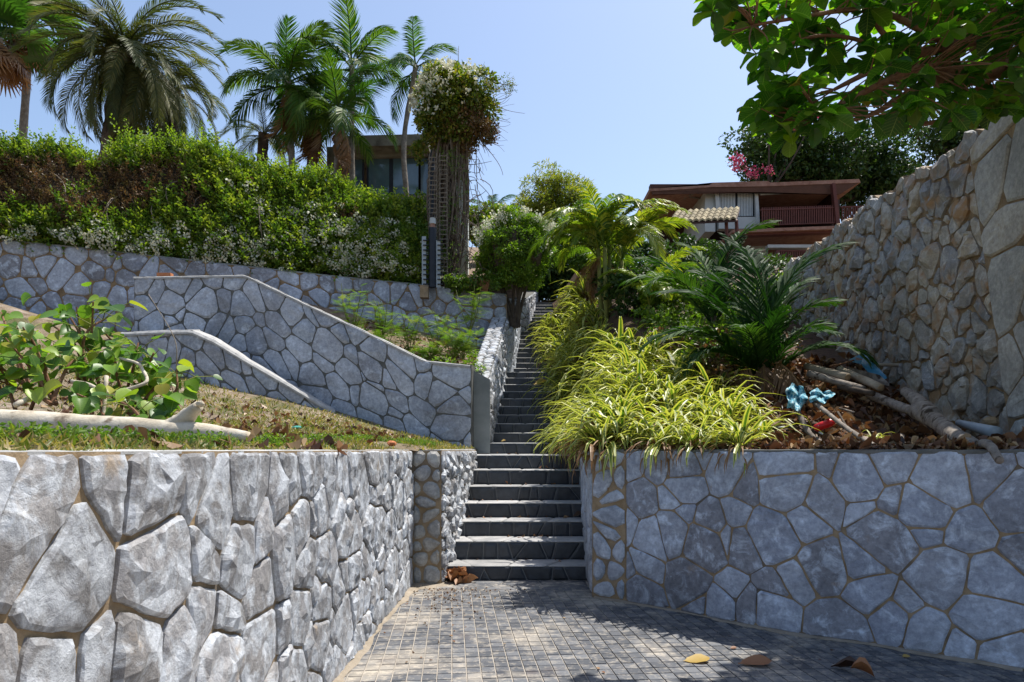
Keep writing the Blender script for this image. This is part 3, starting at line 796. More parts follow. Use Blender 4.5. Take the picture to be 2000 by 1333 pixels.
pF = Path([(.95,24.0),(.39,18.95),(-.15,18.93)], -1); zF = lambda u: np.interp(u, [0, 5.08, pF.L], [7.0, 5.55, 5.55])
V, F = core_mesh(pF, zF, 2.2, .4); part(wf, 'mortar', V, F, M['mortar_grey'])
stones(wf, pF.L, 1.5, wall_map(pF, zF), M['rock_left'], 64, size=.22, joint=.018, h=.05, rings=2, facets=2)
finish_stones(wf)

# ================================================================ big rubble wall on the right
RB = [(4.38,5.2),(4.5,6.2),(4.66,8.0),(4.95,10.0),(5.35,13.2),(5.6,14.6)]
pU = Path(RB, -1)
# head profile from the photograph
def head(pts):
    us, zs = [], []
    for px, py in pts:
        # find D on the path where px matches
        t = np.linspace(0, pU.L, 600); x, y, _, _ = pU.at(t); p = 1000+FOC*x/y; i = int(np.argmin(abs(p-px))); us.append(t[i]); zs.append(Z_(py, y[i]))
    return us, zs
hu, hz = head([(1990,212),(1935,246),(1850,296),(1790,338),(1700,392),(1640,440),(1590,480),(1545,512),(1500,545)])
o_ = np.argsort(hu); hu = np.array(hu)[o_]; hz = np.array(hz)[o_]
zU = lambda u: np.interp(u, hu, hz)+.04*np.sin(np.asarray(u)*5)+.03*np.sin(np.asarray(u)*13)
wu = thing('rubble_wall', 'high dry rubble wall of rough grey and tan stones rising on the right', 'stone wall', (4.8, 9, 2))
V, F = core_mesh(pU, zU, 3.6, .7); part(wu, 'mortar', V, F, M['mortar_earth'])
def keepU(c0, c1):
    z = float(zU(c0))-c1; y = float(pU.at(c0)[1]); return z > 1.2+.38*max(0, y-6.4)-.15
for sd_, sz, hh, kk in ((71, .30, .12, 1),):
    stones(wu, pU.L, 3.3, wall_map(pU, zU), M['rock_rubble'], sd_, size=.215, joint=.03, h=.11, geo=rock_geo, cell=.065, planes=5, tilt=.95, var=.5, drop=.10, rough=.18, low=.12, edge=.03, rnd_corner=.2, keep=keepU, aspect=1.15, jit=.42, wig=.012)
finish_stones(wu)
wp = thing('wall_pillar', 'leaning dressed stone pier with wide flat stones closing the rubble wall at the right edge', 'stone pier', (4.35, 5.6, 1.4))
pP = Path([(4.20,4.3),(4.27,5.2),(4.36,6.15)], -1)
zP = lambda u: np.interp(u, [0, pP.L], [4.75, 4.35])
# leaning far edge: shorter at the foot
def pier_map(u, v, d):
    uu = np.asarray(u)*(1+.23-.115*np.asarray(v)) ; uu = np.asarray(uu)
    x, y, nx, ny = pP.at(np.clip(uu, 0, pP.L)); ex = np.maximum(uu-pP.L, 0)
    return np.stack([x+nx*d+.09*ex, y+ny*d+ex*.99, np.interp(uu, [0, pP.L*1.25], [4.85, 4.22])-v], -1)
pier_map.flip = True
us = np.linspace(0, pP.L, 10); vv = np.linspace(0, 3.4, 12); U_, V_ = np.meshgrid(us, vv); W = pier_map(U_.ravel(), V_.ravel(), np.zeros(U_.size)); n = len(us)
W2 = W+np.array([.45, 0, 0]); Wt = np.concatenate([W, W2]); k0 = len(W)
F = [np.array([[j*n+i, (j+1)*n+i, (j+1)*n+i+1, j*n+i+1] for j in range(11) for i in range(n-1)]),
     np.array([[j*n+n-1, (j+1)*n+n-1, k0+(j+1)*n+n-1, k0+j*n+n-1] for j in range(11)]), np.array([[i, i+1, k0+i+1, k0+i] for i in range(n-1)])]
part(wp, 'mortar', Wt, F, M['mortar_earth'])
stones(wp, pP.L*.995, 3.3, pier_map, M['rock_pillar'], 73, size=.42, joint=.022, h=.03, rings=4, var=.3, rough=.1, edge=.03, rnd_corner=.16)
finish_stones(wp)

# ================================================================ terrain pieces
def keep_left(x, y):
    return (x < -1.2-.0*y) & ((y > 0)) & (x < np.interp(y, [6.7, 6.8, 9.4, 9.5], [-1.2, -.85, -.62, -.6]))
structure('slope', *grid(-14, -.55, .3, 11.9, .12, z_left, lambda x, y: (x < np.interp(y, [6.6, 6.8, 9.4, 11], [-1.09, -.78, -.60, -.62])) & (y < np.where(x < -6.5, 13.6, 11.9)), .018, 5), M['slope_ground'], True)
structure('slope', *grid(-16, -6.3, 11.8, 14.2, .3, z_left, None, .02, 5), M['slope_ground'], True)
structure('garden_bed', *grid(-7.5, -.3, 10.9, 15.9, .15, lambda X, Y: np.minimum(2.45+.30*(-X-.8)+.30*(Y-11.2), np.interp(X, [-6.4,-4.5,-3.4,-2.2,-.8], [4.0,4.05,3.5,2.95,2.5])+.42*np.maximum(0, Y-11.8)), lambda x, y: (x > -6.3) & (y > np.interp(x, [-6.4, -.7], [11.9, 11.3])) & (x < np.interp(y, [11, 15.5], [-.72, -.45])), .03, 8), M['soil'], True)
structure('garden_bed', *grid(.7, 9.5, 3.6, 22, .15, z_right, lambda x, y: (x > xr(y)-.03) & (y > np.interp(x, [a for a, b in RW], [b for a, b in RW])+.12), .02, 9), M['litter_ground'], True)
def z_hillL(X, Y):
    return 4.95+.36*np.maximum(0, Y-14.9)-.02*X
structure('hillside', *grid(-45, .2, 12.6, 60, .6, lambda X, Y: np.minimum(5.0+.36*np.maximum(0, Y-14.9), 9.5), lambda x, y: y > np.interp(x, [-14, -9.75, -5.0, -.1], [12.9, 13.6, 14.6, 15.9]), .05, 12), M['soil'], True)
structure('hillside', *grid(-1.0, 9.4, 22.4, 60, .6, lambda X, Y: 6.15+.02*(Y-22)+.1*np.maximum(0, X), None, .05, 13), M['soil'], True)
structure('hillside', *grid(5.2, 45, 4.0, 60, .6, lambda X, Y: np.minimum(4.3+.22*np.maximum(0, Y-12)+.0*X, 8.2), lambda x, y: x > np.interp(y, [a[1] for a in RB], [a[0] for a in RB])+.5, .05, 14), M['soil'], True)
structure('hillside', *grid(-.75, .15, 15.9, 22.8, .3, lambda X, Y: 4.3+.38*(Y-15.9), lambda x, y: x < xl(y)-.28, .02, 15), M['soil'], True)

# sand drifted against the wall feet
def sand(pts, w, h, seed, side):
    r = np.random.RandomState(seed); p = smooth_path([(x, y, 0) for x, y in pts], 10); t = norm(np.gradient(p, axis=0)); nx = np.stack([t[:, 1], -t[:, 0], 0*t[:, 0]], 1)*side
    n = len(p); ww = w*(1+.5*snoise(p[:, :2], 2.5, seed)+.25*r.uniform(-1, 1, n)); hh = h*(1+.4*snoise(p[:, :2], 4, seed+1))
    rows = [p+nx*-.10+[0,0,1]*hh[:, None], p+nx*(ww*.25)[:, None]+[0,0,1]*(hh*.6)[:, None], p+nx*(ww*.6)[:, None]+[0,0,1]*(hh*.3+.007)[:, None], p+nx*ww[:, None]+[0,0,.0045]]
    V = np.concatenate(rows); F = np.array([[j*n+i, j*n+i+1, (j+1)*n+i+1, (j+1)*n+i] for j in range(3) for i in range(n-1)])
    if side > 0: F = F[:, ::-1]
    o = structure('sand', V, [F], M['sand'], True); return o
M['sand'] = rough_mat('drifted_sand', [(.3,(.20,.165,.12)),(.7,(.34,.29,.23))], 7, bs=.8, bd=.01, bscale=60)
sand([(-1.03,3.2),(-1.035,4),(-1.01,5.5),(-.985,6.66)], .065, .035, 3, 1)
sand([(-1.0,6.66),(-.7,6.70),(-.66,6.85)], .10, .03, 4, 1)
sand([(.76,6.20),(1.0,6.0)]+RW[2:8], .05, .025, 5, 1)
# ================================================================ foliage builders
def rs(seed): return np.random.RandomState(seed)
def rand_dirs(r, n, up=0.0):
    d = r.normal(size=(n, 3)); d[:, 2] += up; return norm(d)
def crown(acc, clumps, n, leaf, size, seed, up=.25, inner=.35, T=LEAF4, flat=.8, out=.6):
    """leaves on and in many small clumps; clumps: list of (centre, radius)"""
    r = rs(seed); C = np.array([c for c, q in clumps]); Rr = np.array([q for c, q in clumps])
    w = Rr**2; idx = r.choice(len(C), n, p=w/w.sum())
    d = rand_dirs(r, n, up); rad = Rr[idx]*(inner+(1-inner)*r.uniform(0, 1, n)**.5)*r.uniform(.85, 1.12, n)
    pos = C[idx]+d*rad[:, None]*np.array([1, 1, flat])
    ld = norm(d*out+r.normal(0, .55, (n, 3))+np.array([0, 0, -.15])); nu = norm(d*.5+r.normal(0, .45, (n, 3))+np.array([0, 0, .8]))
    scatter(acc, T[0], T[1], pos, bases(ld, nu), size*r.uniform(.7, 1.25, n), r.uniform(0, 1, n))
def clump_set(c, rad, n, r0, r1, seed, squash=1.0, shell=.45):
    r = rs(seed); d = rand_dirs(r, n); k = (shell+(1-shell)*r.uniform(0, 1, n))[:, None]
    q = np.asarray(c)+d*k*np.asarray(rad); return [(q[i], r.uniform(r0, r1)) for i in range(n)]
def limb_acc(acc, a, b, r0, r1, rng, bend=.15, n=6, sides=6):
    a = np.asarray(a, float); b = np.asarray(b, float); L = np.linalg.norm(b-a)
    k = np.array([rng.uniform(-1, 1)*bend*L for _ in range(3)])
    pts = [a+(b-a)*t+k*math.sin(math.pi*t) for t in np.linspace(0, 1, n)]
    V, F = tube(pts, np.linspace(r0, r1, n), sides); acc.add(V, F)
    return pts

def frond_mesh(name, L, n, ll, lw, a0, a1, p, mat, seed, lift=.35, droop=.5, fwd=.55, rr=.018, tipw=.1, ragged=0.1, stemlen=.15):
    """a feather palm leaf: rachis in the local xz plane starting along +x"""
    r = rs(seed); m = 26; ts = np.linspace(0, 1, m); ang = a0+(a1-a0)*ts**p
    step = L/(m-1); pts = np.zeros((m, 3))
    side = np.cumsum(r.normal(0, .012, m))
    for i in range(1, m):
        pts[i] = pts[i-1]+step*np.array([math.cos(ang[i]), side[i], math.sin(ang[i])])
    A = Acc(); V, F = tube(pts, np.linspace(rr, rr*.25, m), 4, cap=False); A.add(V, F, .55)
    tt = np.linspace(stemlen, 1, n); P0 = np.stack([np.interp(tt, ts, pts[:, k]) for k in range(3)], 1)
    Tn = norm(np.stack([np.interp(tt, ts, np.gradient(pts[:, k])) for k in range(3)], 1))
    S = norm(np.cross(np.array([0, 0, 1.0]), Tn)); U = np.cross(Tn, S)
    env = (np.sin(math.pi*np.clip(.12+.80*tt, 0, 1))**.55)*(1-.35*tt**3)
    for sgn in (-1, 1):
        k = r.uniform(1-ragged, 1+ragged, n)*env*ll; f = fwd+.6*tt**2+r.normal(0, .07, n); li = lift+r.normal(0, .12, n)
        d = norm(Tn*f[:, None]+S*sgn+U*li[:, None])
        w = norm(Tn+U*r.normal(0, .25, n)[:, None]+d*-.3)*lw
        g = np.array([0, 0, -1.0])
        b = P0; mid = b+d*(k*.5)[:, None]+g*(k*droop*.18)[:, None]; tip = b+d*(k*.92)[:, None]+g*(k*droop*.62)[:, None]
        Vv = np.stack([b-w*.3, b+w*.3, mid-w*.5, mid+w*.5, tip-w*tipw*.5, tip+w*tipw*.5], 1).reshape(-1, 3)
        o = (np.arange(n)*6)[:, None]
        Q = np.concatenate([np.array([[0, 1, 3, 2]])+o, np.array([[2, 3, 5, 4]])+o])
        rv = r.uniform(0, .35, n); A.add(Vv, [Q], np.concatenate([rv, rv]))
    return A.mesh(name, mat)

def palm_thing(name, label, base, crown_c, trunk_r, fronds, nf, seed, bark, cat='palm tree', group=None, bulge=1.0, lean=None, dead=0, deadmesh=None, elev=(-.2, 1.0), sc=(.85, 1.1), extra_parts=True, ring=False, azs=None, dscale=(.7, .95)):
    rng = random.Random(seed); base = np.asarray(base, float); cc = np.asarray(crown_c, float)
    t = thing(name, label, cat, base, 0, group)
    if trunk_r:
        mid = (base+cc)/2+np.array([lean or 0, 0, 0]); pts = smooth_path([base-np.array([0, 0, .3]), base*.75+mid*.25, mid, cc*.8+mid*.2, cc], 4)
        rad = np.interp(np.linspace(0, 1, len(pts)), [0, .15, .85, 1], [trunk_r*1.35*bulge, trunk_r*1.05, trunk_r*.9, trunk_r*1.0])
        rad = rad*(1+.07*np.sin(np.arange(len(pts))*2.6))
        V, F = tube(pts, rad, 12, wob=.05, rng=rng); part(t, 'trunk', V, F, bark, True)
    loc = cc-base
    for i in range(nf):
        az = (azs[i] if azs else i*2.39996+rng.uniform(-.2, .2)); f = (i+.5)/nf
        el = elev[0]+(elev[1]-elev[0])*(1-f)+rng.uniform(-.1, .1)
        me = fronds[rng.randrange(len(fronds))]
        o = link('frond', me, t, loc+np.array([0, 0, -.12*f*(1 if trunk_r else 0)]), (rng.uniform(-.25, .25), -el, az), rng.uniform(*sc))
    for i in range(dead):
        o = link('dead_frond', deadmesh[i % len(deadmesh)], t, loc-np.array([0, 0, .12]), (rng.uniform(-.3, .3), rng.uniform(.75, 1.25), i*2.4+rng.uniform(-.3, .3)), rng.uniform(*dscale))
    return t

# ================================================================ hillside house on the left
hs = thing('concrete_house', 'flat-roofed weathered concrete house with dark framed glass behind the hedge', 'house', (X_(745, 20), 20, Z_(420, 20)))
def hp(name, args, mat, parent=None, label=None):
    V, F = args; return part(parent or hs, name, V, F, mat, label=label)
M['glass'] = (lambda: (lambda m: m)(rough_mat('window_glass', [(.3,(.03,.06,.075)),(.7,(.08,.13,.15))], .6, rough=.08, bs=0, spec=1.0)))()
M['dark_frame'] = rough_mat('dark_metal_frame', [(.3,(.010,.013,.02)),(.7,(.02,.025,.035))], 6, rough=.5, bs=0)
M['interior'] = rough_mat('dark_interior', [(.3,(.05,.045,.04)),(.7,(.09,.08,.07))], 2, bs=0)
hp('roof', pprism([(652,266),(836,262),(836,284),(652,286)], 19.3, 7), M['old_concrete'])
hp('wall', pprism([(660,288),(836,286),(836,304),(660,309)], 19.8, .4), M['old_concrete'], label='beam band above the glass')
hp('wall', pbox(662, 912, 290, 470, 23.0, .3), M['interior'])
hp('wall', pbox(836, 848, 292, 470, 19.85, .3), M['dark_frame'])
hp('wall', box(X_(640,20), X_(662,20), 19.9, 23.2, 6.5, Z_(290,20)), M['old_concrete'])
hp('wall', pbox(664, 836, 382, 440, 19.9, .25), M['old_concrete'])
for (a, b) in ((664,708),(719,761),(767,818),(821,838)):
    w = hp('window', pbox(a-3, b+3, 306, 384, 19.95, .05), M['dark_frame'])
    hp('pane', pbox(a+1, b-1, 310, 380, 19.93, .03), M['glass'], w)
# pale column by the vines
cv = thing('concrete_column', 'pale plastered column stained and wrapped by the dry vine stems', 'column', (X_(898,16.3), 16.3, 4.9))
V, F = pbox(884, 914, 292, 560, 16.3, .35); part(cv, 'shaft', V, F, rough_mat('pale_plaster', [(.3,(.36,.40,.39)),(.7,(.58,.60,.57))], 1.5, bs=.2, tint=((.20,.20,.17), 3, .48, .68)))
V, F = pbox(881, 917, 288, 296, 16.27, .41); part(cv, 'cap', V, F, M['concrete'])

# ================================================================ red house on the right
M['red_wood'] = rough_mat('dark_red_wood', [(.3,(.075,.022,.016)),(.7,(.135,.042,.03))], 5, rough=.6, bs=.1)
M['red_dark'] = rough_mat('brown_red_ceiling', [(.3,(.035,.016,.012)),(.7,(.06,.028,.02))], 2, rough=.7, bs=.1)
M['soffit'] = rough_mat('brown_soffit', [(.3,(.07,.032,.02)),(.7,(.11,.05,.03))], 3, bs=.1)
M['roof_edge'] = rough_mat('rusty_roof_edge', [(.3,(.19,.09,.06)),(.7,(.34,.20,.15))], 5, bs=.2)
M['pale_wall'] = rough_mat('pale_house_wall', [(.3,(.36,.38,.38)),(.7,(.48,.50,.49))], 2, bs=.1)
M['blind'] = rough_mat('pale_blind', [(.3,(.40,.44,.46)),(.7,(.52,.56,.57))], 3, bs=0)
M['roof_tile'] = rough_mat('mossy_roof_tile', [(.3,(.13,.10,.055)),(.7,(.32,.27,.16))], 6, bs=.3, objrand=.6)
hr = thing('red_house', 'two-storey house with dark red balconies and a thin rusty roof beyond the palms', 'house', (X_(1480,24), 24, 7.5))
def rp(name, args, mat, parent=None, label=None):
    V, F = args; return part(parent or hr, name, V, F, mat, label=label)
rf = rp('roof', pprism([(1268,369),(1385,362),(1392,357),(1500,354),(1505,357),(1678,350),(1681,357),(1505,364),(1392,366),(1270,374)], 23.72, 3.3), M['roof_edge'])
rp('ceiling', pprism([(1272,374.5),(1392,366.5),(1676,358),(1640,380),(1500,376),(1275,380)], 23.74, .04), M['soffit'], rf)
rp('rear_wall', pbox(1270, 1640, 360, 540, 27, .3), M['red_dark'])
rp('side_wall', box(X_(1378,24), X_(1398,24), 24.05, 27, Z_(452,24), Z_(368,24)), M['pale_wall'])
rp('post', pprism([(1396,366),(1404,366),(1407,412),(1399,412)], 23.9, .2), M['pale_wall'])
rp('post', pprism([(1474,366),(1480,366),(1485,448),(1478,448)], 23.9, .2), M['pale_wall'])
w = rp('window', pbox(1405, 1476, 368, 424, 24.05, .06), M['dark_frame'])
for (a, b) in ((1407,1437),(1441,1473)):
    for i in range(int((b-a)/3)): rp('blind_slat', pbox(a+i*3, a+i*3+1.9, 371, 422, 24.0, .03), M['blind'], w)
rp('wall', pbox(1404, 1480, 424, 447, 23.95, .3), M['pale_wall'])
rp('blind', pprism([(1482,364),(1628,359),(1628,372),(1486,381)], 23.85, .06), M['blind'], label='rolled pale awning blind')
rp('beam', pprism([(1276,374),(1392,368),(1392,372),(1276,379)], 23.8, .2), M['red_wood'])
rp('post', pprism([(1626,358),(1632,358),(1642,440),(1634,440)], 23.5, .18), M['red_wood'])
rp('floor_slab', pprism([(1430,449),(1645,441),(1645,447),(1430,455)], 23.3, 4), M['roof_edge'])
rp('beam', pprism([(1440,456),(1640,447.5),(1640,453),(1440,461)], 23.45, .3), M['red_wood'])
rail = rp('railing', pprism([(1486,409),(1636,404),(1636,406.5),(1486,411.5)], 23.55, .07), M['red_wood'])
rp('bottom_rail', pprism([(1486,439),(1636,434),(1636,436),(1486,441)], 23.55, .07), M['red_wood'], rail)
bm = mk_mesh('baluster', *box(-.022, .022, -.02, .02, 0, .60), M['red_wood'])
for i in range(34):
    px = 1489+i*4.4; link('baluster', bm, rail, np.array([X_(px,23.58), 23.585, Z_(440-.033*(px-1486),23.58)])-wloc(rail))
rail2 = rp('railing', pprism([(1642,403),(1692,402),(1692,404.5),(1642,405.5)], 24.4, .07), M['red_wood'])
for i in range(12):
    px = 1645+i*4.2; link('baluster', bm, rail2, np.array([X_(px,24.43), 24.435, Z_(437,24.4)])-wloc(rail2))
rp('lower_wall', pbox(1400, 1500, 470, 535, 25, .2), M['pale_wall'])
rp('lower_beam', pbox(1500, 1620, 478, 484, 23.6, .25), M['pale_wall'])
rail3 = rp('railing', pprism([(1515,489),(1580,489),(1580,491.5),(1515,491.5)], 23.6, .07), M['red_wood'])
for i in range(14):
    px = 1518+i*4.4; link('baluster', bm, rail3, np.array([X_(px,23.6), 23.635, Z_(523,23.6)])-wloc(rail3))
rp('post', pbox(1516, 1523, 489, 525, 23.5, .15), M['red_wood'])
rp('side_wall', box(X_(1640,24), X_(1646,24), 24.6, 27, Z_(520,24), Z_(362,24)), M['red_dark'])
# fan under the ceiling
fan = rp('ceiling_fan', box(X_(1343,24.5)-.04, X_(1343,24.5)+.04, 24.46, 24.54, Z_(384,24.5), Z_(372,24.5)), M['greywood'])
for a in range(4):
    c, s = math.cos(a*1.57+.4), math.sin(a*1.57+.4); o = np.array([X_(1343,24.5), 24.5, Z_(385,24.5)])
    V = np.array([o+np.array([c*r_-s*w_, s*r_+c*w_, z_]) for z_ in (0, .015) for r_, w_ in ((.08,-.05),(.55,-.07),(.55,.07),(.08,.05))])
    part(fan, 'blade', V, [BOXF], M['greywood'])
# tiled canopy in front of it
cn = thing('tiled_canopy', 'small lean-to roof of mossy clay tiles on dark red posts before the red house', 'canopy', (X_(1380,19), 19, 6.8))
def cpt(u, v):     # u along, v up the slope
    a = P(1306, 433, 18.6); b = P(1438, 427, 18.6); c = P(1320, 413, 20.2); d = P(1445, 406, 20.2)
    return (a*(1-u)+b*u)*(1-v)+(c*(1-u)+d*u)*v
V = np.array([cpt(0,0), cpt(1,0), cpt(1,1), cpt(0,1)]); V = np.concatenate([V-np.array([0,0,.10]), V-np.array([0,0,.04])]); part(cn, 'roof_deck', V, [BOXF], M['red_dark'])
for j in range(4):
    for i in range(11):
        u0, u1 = i/11+.006, (i+1)/11-.006; v0, v1 = j/4-.02, (j+1)/4+.02
        q = [cpt(u0, v0), cpt(u1, v0), cpt(u1, v1), cpt(u0, v1)]; up = np.array([0, 0, .03]); ridge = np.array([0, 0, .035])
        m0 = cpt((u0+u1)/2, v0); m1 = cpt((u0+u1)/2, v1)
        V = np.array([q[0]-up, m0-up+ridge, q[1]-up, q[2]-up, m1-up+ridge, q[3]-up, q[0]+up*.6, m0+up+ridge, q[1]+up*.6, q[2], m1+ridge+up*.4, q[3]])
        F = [np.array([[6,7,10,11],[7,8,9,10],[0,1,7,6],[1,2,8,7],[2,3,9,8],[5,0,6,11]])]
        part(cn, 'roof_tile', V, F, M['roof_tile'])
for a, b in (((1438,430),(1448,500)), ((1418,424),(1424,500))):
    V, F = tube([P(*a, 18.8), P(*b, 18.8)-np.array([0, 0, 1.2])], .05, 6); part(cn, 'post', V, F, M['red_wood'])
for (a, b, d1, d2) in (((1310,436),(1440,431),18.7,18.7), ((1330,437),(1330,425),18.7,20), ((1375,436),(1375,424),18.7,20), ((1420,434),(1420,422),18.7,20)):
    V, F = tube([P(*a, d1), P(*b, d2)], .03, 4); part(cn, 'rafter', V, F, M['red_wood'])

# ================================================================ palms on the hill, left
dm = [frond_mesh('date_frond', 2.9, 84, .46, .026, .25, -1.6, 1.1, M['leaf_date'], s, lift=.5, droop=.75, fwd=.8, rr=.03, stemlen=.08) for s in (1, 2, 3, 4)]
dm2 = [frond_mesh('date_frond', 2.7, 80, .44, .026, .0, -1.45, .75, M['leaf_date'], s, lift=.5, droop=.9, fwd=.8, rr=.03, stemlen=.08) for s in (5, 6)]
palm_thing('date_palm', 'big silvery date palm with thick trunk and drooping feather fronds at upper left', P(222,330,18), P(245,105,18), .34, dm+dm2, 74, 3, M['bark_date'], elev=(-.95, 1.15), sc=(.85, 1.08))
palm_thing('date_palm', 'smaller dark date palm half hidden right behind the big one', P(330,350,20), P(335,175,20), .25, dm, 26, 4, M['bark_date'], elev=(-.7, .8), sc=(.6, .8))
cm = [frond_mesh('palm_frond', 2.15, 54, .66, .042, .2, a1, 1.5, M['leaf_palm'], s, lift=.35, droop=1.15, fwd=.85, rr=.03, ragged=.22) for s, a1 in ((11, -1.1), (12, -1.5), (13, -.8))]
cdead = [frond_mesh('dead_palm_frond', 1.9, 34, .5, .05, -.1, -1.3, 1.0, M['leaf_dead'], s, lift=.1, droop=1.3, fwd=.8, rr=.03) for s in (14, 15)]
palm_thing('palm', 'tall palm with pale trunk and upswept crown in front of the flat roof', P(688,420,18.5), P(687,130,18.5), .075, cm, 13, 5, M['bark_palm'], elev=(-.5, 1.3), sc=(.7, .95), cat='palm tree')
palm_thing('palm', 'slim palm with curved trunk and windswept crown beside the vine column', P(797,430,18.3), P(812,128,18.3), .07, cm, 10, 6, M['bark_palm'], elev=(-.6, 1.0), sc=(.55, .75), lean=-.22)
palm_thing('palm', 'dense bushy palm left of the tall one with browning upper leaf tips', P(575,420,17.8), P(562,160,17.8), .09, cm, 20, 7, M['bark_palm'], elev=(-.6, 1.25), sc=(.75, 1.0), dead=4, deadmesh=cdead)
palm_thing('palm', 'lower palm with upright fronds squeezed between the dense one and the roof', P(655,430,17.2), P(660,225,17.2), .07, cm, 12, 8, M['bark_palm'], elev=(-.2, 1.35), sc=(.6, .85), dead=2, deadmesh=cdead)
palm_thing('palm', 'palm with a shaggy brown skirt under the dense crown', P(600,430,18.6), P(612,215,18.6), .09, cm, 10, 28, M['bark_palm'], elev=(-.3, 1.0), sc=(.6, .8), dead=7, deadmesh=cdead)
palm_thing('date_palm', 'grey-green feathery date palm low between the two palm groups', P(510,350,19), P(515,262,19), .15, dm, 16, 9, M['bark_date'], elev=(-.5, 1.0), sc=(.45, .62))
palm_thing('palm', 'little dark palm peeping over the hedge at the top of the slope', P(962,470,22), P(962,415,22), .07, cm, 9, 10, M['bark_palm'], elev=(-.2, 1.1), sc=(.35, .5))
# fan palm
def fan_mesh(name, R_, mat, seed, n=26):
    r = rs(seed); A = Acc(); pts = np.array([[0,0,0],[.45,0,.05],[.9,0,0]])*R_
    V, F = tube(pts, [.02,.015,.012], 4, cap=False); A.add(V, F, .5)
    c = pts[-1]
    for i in range(n):
        a = (i/(n-1)-.5)*4.4; L = R_*(.75+.25*math.cos(a*.5))*r.uniform(.9, 1.05)
        d = np.array([math.cos(a), math.sin(a), .1]); w = np.array([-math.sin(a), math.cos(a), 0])*.045*R_
        V = np.array([c, c+d*L*.55-w+[0,0,.03], c+d*L*.55+w+[0,0,.03], c+d*L*.95-w*.15+[0,0,-.22*R_], c+d*L*.95+w*.15+[0,0,-.22*R_]])
        A.add(V, [np.array([[0,1,2]]), np.array([[1,3,4,2]])], r.uniform(0, .3))
    return A.mesh(name, mat)
fm = [fan_mesh('fan_leaf', 1.0, M['leaf_palm'], s) for s in (1, 2)]; fdd = [fan_mesh('dead_fan_leaf', .95, M['leaf_dead'], s) for s in (3, 4)]
palm_thing('fan_palm', 'tall thin fan palm with rusty hanging skirt at the far left edge', P(42,300,24), P(60,55,24), .13, fm, 20, 11, M['bark_palm'], elev=(-.2, 1.3), sc=(1.1, 1.4), dead=16, deadmesh=fdd)
palm_thing('fan_palm', 'fan palm crown with brown leaves cut off by the left edge', P(-40,300,22), P(0,75,22), .13, fm, 16, 12, M['bark_palm'], elev=(-.2, 1.2), sc=(1.0, 1.2), dead=14, deadmesh=fdd)

